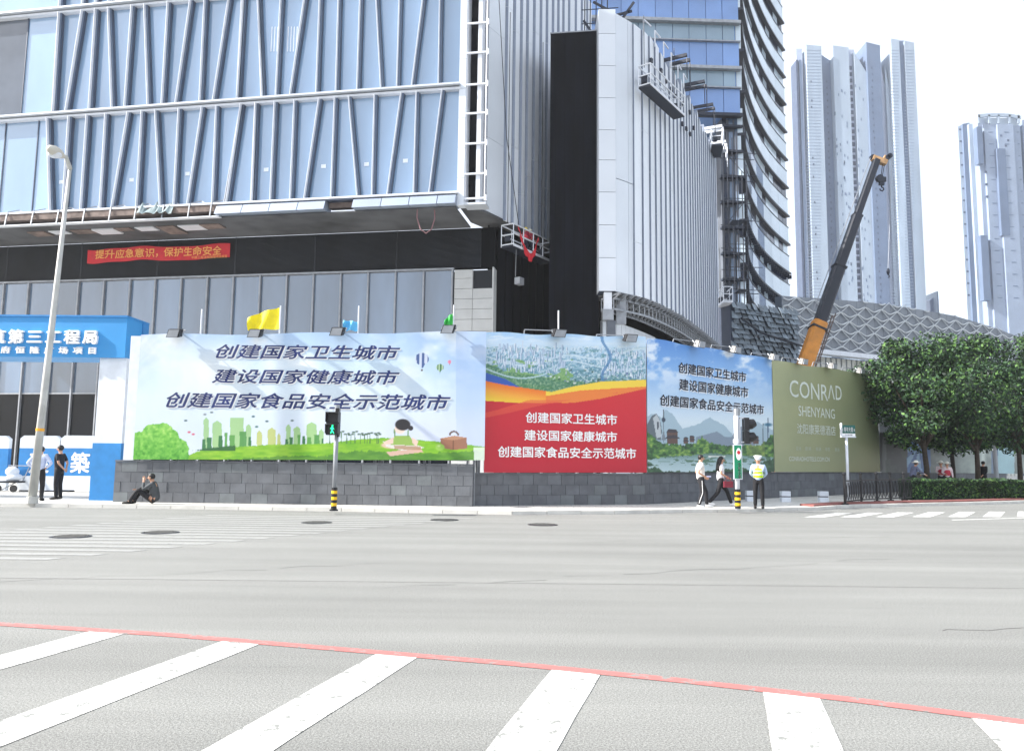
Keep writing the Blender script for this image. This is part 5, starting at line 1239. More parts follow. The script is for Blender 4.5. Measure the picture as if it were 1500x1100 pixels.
    if hat == 'police':
        mb = MB(); c = hd_+Vector((0,0,.09)); mb.tube([c+Vector((0,0,-.045)), c+Vector((0,0,.0)), c+Vector((0,0,.05)), c+Vector((0,0,.065))], [.1,.112,.14,.09], 14); mb.tube([c+fw*.08+Vector((0,0,-.03)), c+fw*.15+Vector((0,0,-.05))], [.085,.05], 10); mb.build('cap', cmat((232,234,238)), R, True, local=True)
    if hat == 'straw':
        mb = MB(); c = hd_+Vector((0,0,.07)); mb.tube([c+Vector((0,0,-.02)), c+Vector((0,0,.0)), c+Vector((0,0,.02))], [.2,.19,.1], 16); mb.ball(c+Vector((0,0,.02)), (.105,.105,.09), 12, 6); mb.build('sun_hat', cmat((232,230,220)), R, True, local=True)
    if hat == 'helmet':
        mb = MB(); c = hd_+Vector((0,0,.05)); mb.ball(c, (.125,.135,.115), 12, 8); mb.tube([c+Vector((0,0,-.02)), c+Vector((0,0,-.005))], [.15,.14], 14); mb.build('helmet', cmat(vest[2] if vest and len(vest) > 2 else (232,200,60), .4), R, True, local=True)
    if extra: extra(R, P)
    return R
def gz(x, y): p = G(x, y, PAV); return (p.x, p.y, PAV)
RH = -math.pi/2      # heading that faces right (+X)
def stripes(R, P):
    for s in 'lr':
        mb = MB(); sgn = 1 if s == 'r' else -1; a, b, c = P['h'+s]+Vector((.098*sgn,0,0)), P['k'+s]+Vector((.072*sgn,0,0)), P['a'+s]+Vector((.06*sgn,0,.06)); mb.tube([a, b, c], .012, 5); mb.build('side_stripe', cmat((232,232,232)), R, local=True)
    mb = MB(); mb.box(P['wr'].x-.03, P['wr'].x+.03, P['wr'].y+.06, P['wr'].y+.2, P['wr'].z-.02, P['wr'].z+.02); mb.build('phone', cmat((190,190,220)), R, local=True)
walk1 = dict(pelvis=(0,0,.93), hl=(-.09,0,.88), kl=(-.1,.19,.52), al=(-.1,.22,.1), hr=(.09,0,.88), kr=(.1,-.02,.5), ar=(.1,-.2,.12), er=(.25,-.14,1.14), wr=(.22,.08,1.02), el=(-.22,-.1,1.14), wl=(-.2,.14,1.0))
person(gz(1027,743.5), RH, 'young person in white tee and side striped track trousers walking right', (226,222,216), (28,28,34), (240,240,240), dict(walk1, kr=(.1,.02,.49), ar=(.1,-.1,.09)), .99, extra=stripes)
walk2 = dict(pelvis=(0,0,.87), waist=(0,0,1.02), hl=(-.08,0,.83), kl=(-.09,.24,.5), al=(-.09,.38,.1), hr=(.08,0,.83), kr=(.09,-.12,.46), ar=(.09,-.42,.13), chest=(0,.02,1.25), neck=(0,.02,1.41), head=(0,.05,1.54), sl=(-.15,.01,1.35), sr=(.15,.01,1.35), er=(.2,-.04,1.1), wr=(.18,.17,.98), el=(-.2,.05,1.1), wl=(-.18,.25,.98))
def bag(R, P):
    c = P['wr']+Vector((.08,.02,-.2)); mb = MB(); mb.prism([(c.x-.06,c.y-.15),(c.x+.06,c.y-.15),(c.x+.05,c.y+.15),(c.x-.05,c.y+.15)], c.z-.14, c.z+.06); o = mb.build('handbag', cmat((120,40,56)), R, local=True)
    mb = MB(); mb.tube([c+Vector((0,-.1,.06)), c+Vector((-.04,0,.24)), c+Vector((0,.1,.06))], .012, 5); mb.build('bag_strap', cmat((110,36,50)), R, local=True)
person(gz(1056,741.5), RH, 'long haired person in white top and dark trousers striding with a maroon handbag', (228,226,232), (20,20,26), (236,236,236), walk2, 1.0, 'short', 'long', woman=True, extra=bag)
back = dict(el=(-.25,-.1,1.15), wl=(-.08,-.17,.98), er=(.25,-.1,1.15), wr=(.08,-.17,.98))
person(gz(1112,745), math.pi-.35, 'traffic officer in white cap and yellow green reflective vest, hands behind back', (176,196,226), (18,18,24), (20,20,22), back, .97, 'long', 'short', 'police', ((206,240,40), (1.1,1.22)))
person(gz(84,731.5), math.pi/2, 'heavyset guard in all black uniform standing before the blue site panel', (20,22,30), (16,16,22), (24,22,22), dict(back, waist=(0,.03,1.08)), 1.03, 'short', 'short')
hips = dict(el=(-.36,-.05,1.18), wl=(-.17,.04,1.03), er=(.36,-.05,1.18), wr=(.17,.04,1.03))
person(gz(54.5,733.5), .12, 'person in pale blue shirt half hidden behind the leaning lamp pole', (186,196,222), (16,16,22), (20,20,20), hips, 1.0, 'long', 'short')
sit = dict(pelvis=(0,0,.13), waist=(0,.02,.27), chest=(0,.07,.48), neck=(0,.1,.64), head=(0,.15,.76), sl=(-.17,.08,.58), sr=(.17,.08,.58), el=(-.2,.3,.42), wl=(-.06,.33,.66), er=(.22,.24,.36), wr=(.14,.5,.4),
  hl=(-.09,.05,.12), kl=(-.13,.45,.42), al=(-.12,.66,.09), hr=(.09,.05,.12), kr=(.15,.42,.46), ar=(.13,.6,.09))
person(gz(227,738.3), math.pi/2+.2, 'person sitting on the pavement against the grey stone wall, chin in hand', (70,74,78), (20,20,26), (24,22,20), sit, 1.05, 'long', 'short')
for x, Y, hh_, lb, sh, hat, v, tr in ((1379,38.5,1.62,'person in red vest and white sun hat left of the pair beyond the hedge',(222,206,210),'straw',((170,34,60),()),(30,30,40)),(1388,38.0,1.58,'person in red vest and white sun hat right of the pair beyond the hedge',(226,210,214),'straw',((180,34,60),()),(30,30,40)),(1441,40.0,1.66,'dark silhouetted person walking behind the hedge in the trees\' shade',(16,18,24),None,None,(16,16,20))):
    p = at(x, 700, Y); person((p.x, Y, PAV), math.pi-.4 if hat else RH+.4, lb, sh, tr, (20,20,20), back if not hat else dict(er=(.24,.1,1.16), wr=(.12,.28,1.1)), hh_/1.72, 'long', 'short', hat, v)
# cyclist waiting behind the fence
cy = at(1343, 700, 36.5); cx = cy.x
BK = root('bicycle', (cx, 36.5, PAV), 'dark electric bicycle with pale handlebars standing behind the iron fence', 'bicycle', None, .1)
for s in (-.5, .5):
    w = root('wheel', (0,0,0), None, None); w.parent = BK; mb = MB(); mb.tube([(s+.3*math.cos(q*math.pi/8), 0, .3+.3*math.sin(q*math.pi/8)) for q in range(17)], .03, 6, cap=False); mb.build('tyre', M['black'], w, local=True); mb = MB()
    for q in range(6): mb.tube([(s,0,.3),(s+.28*math.cos(q*math.pi/3),0,.3+.28*math.sin(q*math.pi/3))], .006, 4)
    mb.build('spoke', M['galv'], w, local=True)
mb = MB(); mb.tube([(-.5,0,.3),(-.15,0,.35),(.35,0,.75),(.5,0,.3)], .028, 6); mb.tube([(-.15,0,.35),(-.25,0,.8)], .025, 6); mb.tube([(.35,0,.75),(.3,0,1.0)], .02, 6); mb.build('frame', M['dark_steel'], BK, local=True)
mb = MB(); mb.tube([(.2,-.3,1.02),(.3,0,1.0),(.2,.3,1.02)], .022, 6); mb.build('handlebar', M['white_metal'], BK, local=True)
mb = MB(); mb.ball((-.25,0,.84), (.15,.09,.05), 10, 6); mb.build('saddle', M['black'], BK, True, local=True)
person((cx-.12, 36.5, PAV), RH, 'person in grey blue jacket and sun hat sitting on the electric bicycle', (104,110,136), (24,24,32), (20,20,20), dict(pelvis=(0,-.1,.93), waist=(0,-.06,1.06), chest=(0,.03,1.25), neck=(0,.08,1.42), head=(0,.12,1.54), sl=(-.17,.05,1.36), sr=(.17,.05,1.36), el=(-.2,.2,1.18), wl=(-.25,.36,1.06), er=(.2,.2,1.18), wr=(.25,.36,1.06), hl=(-.08,-.08,.9), kl=(-.12,.22,.72), al=(-.13,.1,.3), hr=(.08,-.08,.9), kr=(.12,.26,.6), ar=(.13,.2,.2)), .97, 'long', 'short', 'straw')
# ================================================================== CRADLES
def cradle(a, b, n, wdt, hgt, label, ropes, name='suspended_cradle', m='white_metal', under='ledge'):
    a, b = Vector(a), Vector(b); t = (b-a).normalized(); n = Vector((n[0], n[1], 0)).normalized(); R = root(name, tuple(a), label, 'work platform')
    L = (b-a).length; c = a+n*wdt; 
    mb = MB(); mb.hexa([a-Vector((0,0,.1)), b-Vector((0,0,.1)), b+n*wdt-Vector((0,0,.1)), c-Vector((0,0,.1)), a, b, b+n*wdt, c]); mb.build('deck', M[under], R)
    for q in (0, wdt): mb = MB(); mb.beam(a+n*q, b+n*q, .07, .14); mb.build('toe_board', M[m], R)
    for q in (0, wdt):
        for z in (hgt, hgt*.55): mb = MB(); mb.beam(a+n*q+Vector((0,0,z)), b+n*q+Vector((0,0,z)), .06, .06); mb.build('rail', M[m], R)
        K = max(1, round(L/1.1))
        for i in range(K+1): p = a.lerp(b, i/K)+n*q; mb = MB(); mb.beam(p, p+Vector((0,0,hgt)), .05, .05, up=(1,0,0)); mb.build('post', M[m], R)
    for p in (a, b):
        for z in (.05, hgt*.5, hgt): mb = MB(); mb.beam(p+Vector((0,0,z)), p+n*wdt+Vector((0,0,z)), .06, .06); mb.build('end_rail', M[m], R)
    for i, q in enumerate((.06, .94)):
        p = a.lerp(b, q)+n*wdt*.3; mb = MB(); mb.tube([p+Vector((0,0,hgt)), p+Vector((0,0,ropes))], .02, 4); mb.build('rope', M['dark_steel'], R); mb = MB(); mb.box(p.x-.16, p.x+.16, p.y-.16, p.y+.16, p.z+.3, p.z+.75); mb.build('hoist', M['ledge'], R)
    return R
def fwp(s, d, z): p = FW.w(s, z, d); return (p[0], p[1], p[2])
ca_ = FW.px(752, 352, 1.05); cb_ = FW.px(808, 389, 1.05)
zc = (ca_[1]+cb_[1])/2
cradle(fwp(ca_[0], .25, zc), fwp(cb_[0], .25, zc), FW.n, .8, 1.2, 'white cradle hanging under the corner of the fin wall with workers and red cloth', 14)
for s, q, lb, hc_ in ((.52, .45, 'worker in red vest and yellow helmet in the cradle under the fins', (226,196,60)), (.62, .5, 'worker in red vest and white helmet in the cradle under the fins', (220,220,200))):
    u = ca_[0]+(cb_[0]-ca_[0])*s; p = fwp(u, q, zc+.01); person(p, math.atan2(-FW.e.x, FW.e.y), lb, (150,40,60), (40,44,60), (30,26,24), dict(er=(.26,.1,1.16), wr=(.2,.3,1.05)), .95, 'long', 'short', 'helmet', ((214,56,74), (), hc_))
mb = MB(); K = 16
for i in range(K+1):
    s = i/K; u = ca_[0]+(cb_[0]-ca_[0])*(.08+.52*s); z = zc+1.15-1.6*math.sin(math.pi*min(1, s*.62+.02+(.38*s*s)))*(.95)+.05*math.sin(i); w = .22+.3*math.sin(math.pi*s)
    if s > .75: z = zc+1.0-1.5*(1-s)/.25*.85
    mb.v += [fwp(u, 1.14+.06*math.sin(i*2), z-w*.5), fwp(u, 1.12, z+w*.5)]
for i in range(K): mb.f.append((2*i, 2*i+2, 2*i+3, 2*i+1)); mb.m.append(0)
tag(mb.build('draped_cloth', M['red_cloth'], smooth=True), 'crumpled red cloth draped in a sag over the rail of the corner cradle', 'cloth')
mb = MB(); p = FW.px(756, 385, .8); q = FW.px(756, 408, .8); mb.tube([fwp(p[0], .8, zc), fwp(p[0]-.05, .8, q[1]+.1)], .02, 4); mb.build
o = mb.build('hanging_rope', M['galv']); tag(o, 'short rope hanging from the corner cradle', 'rope')
mb = MB(); bx_ = FW.px(761, 412, .8); FW.box(mb, bx_[0]-.22, bx_[0]+.25, bx_[1]-.2, bx_[1]+.2, .6, .95); tag(mb.build('hanging_box', M['galv']), 'small grey box dangling from a rope below the corner cradle', 'box')
def on_wing(x, y, d):
    best = min(range(400), key=lambda k: abs(wp(acc[-1]*k/400, d).x/wp(acc[-1]*k/400, d).y-(x-750)/FPX)); p = wp(acc[-1]*best/400, d); return Vector((p.x, p.y, at(x, y, p.y).z))
a, b = on_wing(939, 130, .35), on_wing(992, 172, .35); z = (a.z+b.z)/2; n = Vector(((b-a).y, -(b-a).x))
cradle((a.x,a.y,z), (b.x,b.y,z), n, .75, 1.25, 'long white cradle hanging high on the curving fin wall', hw1-z+.2)
a, b = on_wing(1050, 212, .3), on_wing(1057, 232, .3); n2 = Vector(((b-a).y, -(b-a).x)); 
cradle((a.x,a.y,a.z), (a.x+.5, a.y+2.6, a.z), (1,-.3), .9, 1.3, 'small cradle seen end on at the far end of the fin wall', 2.5)
a = at(1060, 441, 62.0); cradle((a.x,62.0,a.z), (a.x+.1,64.2,a.z), (1,0), .75, 1.2, 'white cage low down in the dark corner beside the fin wall', 5, under='white_metal')
# ================================================================== CRANE
YC = 60.0
cb0, ct0 = at(1181, 529, YC), at(1284, 235, YC+3)
dv = (ct0-cb0).normalized(); base = cb0-dv*((cb0.z-2.6)/dv.z)
CR = root('crane', (base.x, base.y, PAV), 'mobile crane with yellow based dark telescopic boom raised behind the hoarding', 'crane')
def pt_on(y): 
    best = min((abs((at(750, y, YC+1.5).z)-(base+dv*k*.1).z), k) for k in range(500)); return base+dv*best[1]*.1
sideb = Vector((dv.z, 0, -dv.x)).normalized()
k1 = (pt_on(470)-base).length; k2 = (pt_on(385)-base).length; k3 = (pt_on(306)-base).length; kT = (ct0-base).length
for i, (s0, s1, w, h, mt) in enumerate(((0,k1,1.1,1.0,'boom_yellow'),(k1-.6,k2,.9,.85,'boom'),(k2-.1,k3,.74,.72,'boom'),(k3-.1,kT,.56,.56,'boom'))):
    mb = MB(); A, B = base+dv*s0, base+dv*s1; n3 = dv.cross(sideb).normalized()
    P = [(-.5,-.36),(-.36,-.5),(.36,-.5),(.5,-.36),(.5,.36),(.36,.5),(-.36,.5),(-.5,.36)]; b_ = len(mb.v)
    for q in (A, B): mb.v += [tuple(q+sideb*u*w+n3*v*h) for u, v in P]
    for j in range(8): mb.f.append((j, (j+1) % 8, 8+(j+1) % 8, 8+j)); mb.m.append(0)
    mb.f += [tuple(range(8))[::-1], tuple(range(8, 16))]; mb.m += [0, 0]; mb.build('boom_section', M[mt], CR)
    if i: mb = MB(); mb.beam(A-dv*.08, A+dv*.1, w*1.35, h*1.25, up=tuple(n3)); mb.build('boom_collar', M['dark_steel'], CR)
mb = MB()
for k in range(9): p = base+dv*(k1-3.2+k*.5)+sideb*.75; mb.beam(p, p+sideb*.25+dv*.3, .06, .06); mb.beam(p+sideb*.2, p+sideb*.2+dv*.5, .06, .06)
mb.tube([base+dv*(k1-4.5)+sideb*.85, base+dv*(k1+1)+sideb*.75], .06, 6); mb.build('hose_guide', M['rust'], CR)
mb = MB(); mb.tube([base+dv*(k1)-sideb*.8, ct0-sideb*.55], .035, 5); mb.build('hoist_cable', M['galv'], CR)
tipR = at(1303, 229, YC+3); mb = MB(); mb.beam(ct0-sideb*.4+dv*.05, ct0+Vector((.8,0,-.25)), .5, .42); mb.beam(ct0+Vector((.5,0,-.2)), tipR+Vector((-.3,0,0)), .28, .25); mb.build('boom_head', mat('boom_head_tan', sr(176,140,100), .6, 0, .3, 2), CR)
mb = MB()
for p in (ct0-sideb*.4+dv*.1, tipR, tipR+Vector((-.2,0,-.15))): mb.tube([p+Vector((0,-.15,0)), p+Vector((0,.15,0))], .22, 12)
mb.build('sheave', M['ledge'], CR)
hkp = at(1291, 265, YC+3); mb = MB(); mb.tube([tipR+Vector((-.55,0,-.3)), hkp+Vector((0,0,.4))], .03, 4); mb.tube([tipR+Vector((-.35,0,-.3)), hkp+Vector((.1,0,.4))], .03, 4); mb.build('hoist_cable', M['dark_steel'], CR)
hk = root('hook_block', (0,0,0), None, None); hk.parent = CR; hk.location = hkp-Vector((base.x, base.y, PAV))
mb = MB(); mb.prism([(-.36,-.14),(.36,-.14),(.36,.14),(-.36,.14)], -.1, .3); mb.tube([(-.15,-.18,.2),(-.15,.18,.2)], .3, 12); mb.prism([(-.2,-.12),(.2,-.12),(.2,.12),(-.2,.12)], -.4, -.1); mb.build('block', M['ledge'], hk, local=True)
mb = MB(); mb.tube([(0,0,-.38),(0,0,-.55),(.14,0,-.62),(.18,0,-.76),(.06,0,-.9),(-.12,0,-.84),(-.16,0,-.7)], .06, 6); mb.build('hook', M['ledge'], hk, local=True)
h2 = at(1301, 398, YC+3); mb = MB(); mb.tube([tipR+Vector((.2,0,-.2)), h2+Vector((0,0,.3))], .018, 4); mb.build('auxiliary_cable', M['galv'], CR)
mb = MB(); mb.ball(h2, (.14,.14,.3), 8, 6); mb.tube([h2+Vector((0,0,-.25)), h2+Vector((.1,0,-.4)), h2+Vector((0,0,-.52))], .05, 5); mb.build('ball_hook', M['ledge'], CR)
bx0, by0 = base.x, base.y
mb = MB(); mb.box(bx0-4.5, bx0+5.5, by0-1.25, by0+1.25, PAV+.6, PAV+1.4); mb.build('chassis', M['boom_yellow'], CR)
mb = MB(); mb.box(bx0+3.6, bx0+5.6, by0-1.2, by0+1.2, PAV+1.42, PAV+2.9); mb.build('cab', M['boom_yellow'], CR)
mb = MB(); mb.box(bx0-1.8, bx0+1.0, by0-1.2, by0+1.2, PAV+1.42, PAV+2.9); mb.build('turret', M['boom_yellow'], CR)
for dx in (-3.6,-2.2,2.2,4.2):
    for dy in (-1.25, 1.0): mb = MB(); mb.tube([(bx0+dx, by0+dy, PAV+.52), (bx0+dx, by0+dy+.28, PAV+.52)], .52, 14); mb.build('wheel', M['black'], CR)
# ================================================================== STREET FURNITURE
b = gz(46.5, 737.5); tp_ = at(103, 243, b[1]+.2); b = Vector(b)
LP = root('street_lamp', tuple(b), 'tall grey street lamp leaning slightly, cobra head turned left', 'street lamp')
mb = MB(); mb.tube([b, b.lerp(tp_, .33), b.lerp(tp_, .66), tp_], [.125,.1,.078,.05], 14); mb.build('pole', M['pole'], LP, True)
mb = MB(); mb.tube([b, b+(tp_-b)*.02], .16, 14); mb.build('base_collar', M['pole'], LP)
q = b.lerp(tp_, .205); mb = MB(); mb.tube([q, q+(tp_-b)*.008], .118, 14); mb.build('orange_tag', M['orange'], LP)
mb = MB(); e = at(92, 229, b.y-.5); mb.tube([tp_-(tp_-b)*.01, tp_.lerp(e, .6)+Vector((0,0,.1)), e], [.07,.06,.05], 8); mb.build('arm', M['pole'], LP, True)
e2 = at(71, 217, b.y-1.2); mb = MB(); dd_ = (e2-e); mb.tube([e-dd_*.12, e+dd_*.12, e+dd_*.35, e+dd_*.65, e+dd_*.9, e2], [.05,.11,.16,.17,.12,.05], 10); mb.build('lamp_head', mat('lamp_head_grey', sr(196,192,180), .5, 0, .08), LP, True)
mb = MB(); c_ = e+dd_*.55-Vector((0,0,.1)); mb.ball(c_, (.22,.16,.1), 10, 6); mb.build('lamp_lens', M['white_metal'], LP, True)
def bands(p, r, R, n=3, z0=.05):
    for i in range(n*2+1):
        mb = MB(); mb.tube([(p[0],p[1],p[2]+z0+i*.085), (p[0],p[1],p[2]+z0+(i+1)*.085-.002)], r, 12); mb.build('striped_band', M['yellow'] if i % 2 else M['black'], R)
b = gz(488.8, 748); TL = root('pedestrian_signal', b, 'pedestrian signal showing a green walking figure in front of the sky banner', 'traffic light')
tt = at(491.5, 600, b[1]); hz1 = tt.z
mb = MB(); mb.tube([b, (b[0], b[1], hz1)], .065, 12); mb.build('pole', M['galv'], TL, True); bands(b, .082, TL)
mb = MB(); mb.tube([b, (b[0],b[1],b[2]+.04)], .12, 12); mb.build('base_collar', M['dark_steel'], TL)
hx0, hx1 = at(478.6, 620, b[1]-.2).x, at(497.4, 620, b[1]-.2).x; zt, zm, zb = [at(488, y, b[1]-.2).z for y in (603.5, 620.5, 637)]
y0 = b[1]-.28
for z0, z1, nm in ((zm, zt, 'red_section'), (zb, zm-.01, 'green_section')):
    mb = MB(); mb.box(hx0, hx1, y0, b[1]-.07, z0, z1); mb.build(nm, M['black'], TL)
    mb = MB(); mb.box(hx0, hx1, y0-.14, y0, z1-.03, z1-.005); mb.box(hx0, hx0+.02, y0-.12, y0, z0+.04, z1-.03); mb.box(hx1-.02, hx1, y0-.12, y0, z0+.04, z1-.03); mb.build('visor', M['black'], TL)
gm = mat('green_signal_light', (.02,.95,.35), .5, emit=1.2); xc = (hx0+hx1)/2; zc_ = (zb+zm)/2; mb = MB(); yy = y0-.012
mb.ball((xc+.005, yy, zc_+.1), (.024,.006,.026), 8, 5)
for a_, b_, w_ in (((0,.07),(-.005,-.02),.035),((-.005,-.02),(.05,-.12),.02),((-.005,-.02),(-.04,-.12),.02),((0,.06),(.05,0),.016),((0,.06),(-.055,.01),.016)): mb.beam((xc+a_[0],yy,zc_+a_[1]),(xc+b_[0],yy,zc_+b_[1]), w_, .012, up=(0,1,0))
mb.build('walking_figure', gm, TL)
mb = MB(); mb.tube([(b[0]+.0,b[1],hz1-.12),(b[0],b[1],hz1+.12)], .075, 10); mb.build('sensor', M['galv'], TL)
mb = MB(); mb.box(b[0]-.03, b[0]+.07, b[1]-.1, b[1]+.1, zt-.04, zt+.12); mb.box(b[0]+.04, b[0]+.1, b[1]-.14, b[1]-.02, zb-.05, zt); mb.build('bracket', M['black'], TL)
b = gz(1081, 747); T2 = root('pedestrian_signal', b, 'white signal pole with green sign, its black signal seen side on', 'traffic light')
zt2 = at(1081, 603, b[1]).z
mb = MB(); mb.tube([b, (b[0],b[1],zt2)], .075, 12); mb.build('pole', M['white_metal'], T2, True); bands(b, .09, T2)
zs0, zs1 = at(1081, 702, b[1]).z, at(1081, 651, b[1]).z; FSg = Frame((b[0]-.125, b[1]-.1), (b[0]+.125, b[1]-.1))
mb = MB(); FSg.box(mb, -.01, .26, zs0, zs1, -.05, 0); mb.build('sign_frame', M['white_metal'], T2)
mb = MB(); FSg.box(mb, .015, .235, zs0+.03, zs1-.03, 0, .006); mb.build('sign_face', mat('sign_green', sr(10,130,90), .4), T2)
mb = MB(); P = [(.15+.085*math.cos(q*math.pi/10), zs1-.3+.19*math.sin(q*math.pi/10)) for q in range(20)]; FSg.poly(mb, P, .006, .01); mb.build('sign_disc', M['text_white'], T2)
mb = MB(); P = [(.15+.05*math.cos(q*math.pi/10), zs1-.25+.06*math.sin(q*math.pi/10)) for q in range(20)]; FSg.poly(mb, P, .01, .013); mb.build('sign_mark', M['red_cloth'], T2)
for i, chh in enumerate('文明交通'):
    v, f = text_geo(chh, .03, 0); mb = MB(); mb.v = [FSg.w(.115+.09*q[0], zs1-.66-i*.125+.11*q[1], .012) for q in v]; mb.f = list(f); mb.m = [0]*len(f); mb.build('lettering', M['text_white'], T2)
mb = MB(); mb.tube([(b[0],b[1],zs1+.04),(b[0],b[1],zs1+.16)], .11, 10); mb.build('collar', M['white_metal'], T2)
hx = at(1092, 630, b[1]).x; za, zb2, zc2 = [at(1092, y, b[1]).z for y in (612, 631, 650)]
mb = MB(); mb.box(b[0]+.05, hx, b[1]-.03, b[1]+.03, za-.03, za+.02); mb.box(b[0]+.05, hx, b[1]-.03, b[1]+.03, zc2+.03, zc2+.07); mb.box(b[0]+.08, b[0]+.12, b[1]-.03, b[1]+.03, zc2, za); mb.build('bracket', M['white_metal'], T2)
for z1, z0 in ((za, zb2), (zb2-.01, zc2)):
    mb = MB(); mb.box(hx-.06, hx+.08, b[1]-.16, b[1]+.16, z0, z1); mb.build('signal_section', M['black'], T2)
    mb = MB(); c_ = (z0+z1)/2; mb.tube([(hx+.08,b[1],c_),(hx+.18,b[1],c_+.01),(hx+.3,b[1],c_+.06)], [.17,.16,.12], 12); mb.build('visor', M['black'], T2)
mb = MB(); mb.tube([(b[0]+.02,b[1],zt2-.12),(b[0]+.02,b[1],zt2+.1)], .1, 10); mb.build('sensor', M['galv'], T2)
# street name sign
b = gz(1243, 733.5); SG = root('street_sign', b, 'white framed street name sign with green board on a slim white pole', 'street sign')
zp = at(1243, 637, b[1]).z; mb = MB(); mb.tube([b, (b[0],b[1],zp)], .055, 10); mb.build('pole', M['white_metal'], SG, True)
xa, xb = at(1232, 630, b[1]).x, at(1254, 630, b[1]).x; za, zb = at(1243, 622, b[1]).z, at(1243, 640, b[1]).z; FSn = Frame((xa, b[1]-.05), (xb, b[1]+.08))
mb = MB(); FSn.box(mb, -.03, 0, zb-.02, za+.06, -.06, .05); FSn.box(mb, 0, FSn.L, zb-.02, zb+.02, -.06, .05); mb.build('sign_frame', M['white_metal'], SG)
mb = MB(); FSn.box(mb, .0, FSn.L, zb+.15, za-.02, -.03, 0); mb.build('sign_face', mat('sign_teal', sr(10,92,84), .4), SG)
mb = MB(); FSn.box(mb, .0, FSn.L, zb+.03, zb+.14, -.03, 0); mb.build('sign_lower_face', M['text_white'], SG)
for body, u0_, w_, z_, h_, mt in (('青年大街', .1, FSn.L-.2, zb+.2, .2, 'text_white'), ('北', .015, .06, zb+.22, .12, 'text_white'), ('南', FSn.L-.075, .06, zb+.22, .12, 'text_white'), ('QINGNIAN DAJIE', .14, FSn.L-.28, zb+.055, .05, 'text_black')):
    v, f = text_geo(body, .03, 0); mn, mx = v.min(0), v.max(0); mb = MB(); mb.v = [FSn.w(u0_+(q[0]-mn[0])/(mx[0]-mn[0])*w_, z_+(q[1]-mn[1])/(mx[1]-mn[1])*h_, .008) for q in v]; mb.f = list(f); mb.m = [0]*len(f); mb.build('lettering', M[mt], SG)
# white blocks
for x, y, lb in ((1099.5,734,'white concrete block beside the traffic officer'),(1150.5,735,'white block with a dark band midway along the shaded pavement'),(1206,735,'white block with a dark band nearest the street name sign')):
    p = gz(x, y); R = root('marker_block', p, lb, 'marker block', 'white blocks on the shaded pavement')
    mb = MB(); mb.box(p[0]-.17, p[0]+.17, p[1]-.12, p[1]+.12, PAV, PAV+.18); mb.build('foot', M['barrier_white'], R)
    mb = MB(); mb.box(p[0]-.155, p[0]+.155, p[1]-.1, p[1]+.1, PAV+.18, PAV+.22); mb.build('dark_band', M['dark_steel'], R)
    mb = MB(); mb.box(p[0]-.17, p[0]+.17, p[1]-.12, p[1]+.12, PAV+.22, PAV+.40); mb.build('top', M['barrier_white'], R)
# iron fence
fp = [gz(*q) for q in ((1238,739.5),(1262,736.5),(1285,735),(1305,734),(1325,733),(1347,732))]
FN = root('iron_fence', fp[0], 'low ornamental black iron fence at the pavement corner', 'fence')
for i, p in enumerate(fp):
    hgt = 1.05; mb = MB(); mb.tube([p, (p[0],p[1],PAV+hgt)], .045, 8); mb.ball((p[0],p[1],PAV+hgt+.05), .07, 8, 6); mb.build('post', M['black'], FN); mb = MB(); mb.box(p[0]-.09, p[0]+.09, p[1]-.09, p[1]+.09, PAV, PAV+.06); mb.build('post_foot', M['black'], FN)
    if i < len(fp)-1:
        q = Vector(fp[i+1]); a_ = Vector(p)
        for z in (.12, .85): mb = MB(); mb.beam(a_+Vector((0,0,z)), q+Vector((0,0,z)), .035, .05); mb.build('rail', M['black'], FN)
        n_ = max(2, round((q-a_).length/.3))
        for j in range(n_):
            c_ = a_.lerp(q, (j+.5)/n_); t_ = (q-a_).normalized(); mb = MB(); mb.tube([c_+t_*.13*math.cos(w*math.pi/6)*(1)+Vector((0,0,.48+.32*math.sin(w*math.pi/6))) for w in range(13)], .012, 4, cap=False); mb.tube([c_+Vector((0,0,.14)), c_+t_*.08+Vector((0,0,.45)), c_+Vector((0,0,.84))], .012, 4); mb.build('scroll', M['black'], FN)
mb = MB(); a_ = Vector(fp[0])+Vector((.5,.4,0)); 
# red kerb border and planter
rk = offs(kp, .2); rk2 = offs(kp, .75)
mb = MB(); i0 = 8
P = [rk[i] for i in range(i0, len(rk)-1)]+[rk2[i] for i in reversed(range(i0, len(rk)-1))]
mb.prism([(p.x, p.y) for p in P], PAV-.02, PAV+.07); tag(mb.build('red_border', M['red_kerb']), kind='structure')
# hedge
hA_, hB_ = gz(1347, 733.5), gz(1520, 733); 
def leaves(pts, size, mats, name, parent, seed=0, flat=.0):
    n = len(pts); r = np.random.RandomState(seed); pts = np.asarray(pts)
    a = r.normal(size=(n,3)); a /= np.linalg.norm(a, axis=1)[:,None]; b = r.normal(size=(n,3)); b -= a*(a*b).sum(1)[:,None]; b /= np.linalg.norm(b, axis=1)[:,None]
    s = size*r.uniform(.6, 1.35, n)[:,None]; v = np.stack([pts-a*s, pts+b*s*.5, pts+a*s, pts-b*s*.5], 1).reshape(-1,3)
    me = bpy.data.meshes.new(name); me.vertices.add(4*n); me.vertices.foreach_set('co', v.ravel()); me.loops.add(4*n); me.loops.foreach_set('vertex_index', np.arange(4*n)); me.polygons.add(n); me.polygons.foreach_set('loop_start', np.arange(n)*4)
    for m_ in mats: me.materials.append(m_)
    me.polygons.foreach_set('material_index', r.choice(len(mats), n, p=[.5,.2,.3] if len(mats) == 3 else None)); me.update(calc_edges=True); return link(name, me, parent)
HG = root('hedge', hA_, 'dark clipped hedge along the red kerb at the right', 'hedge')
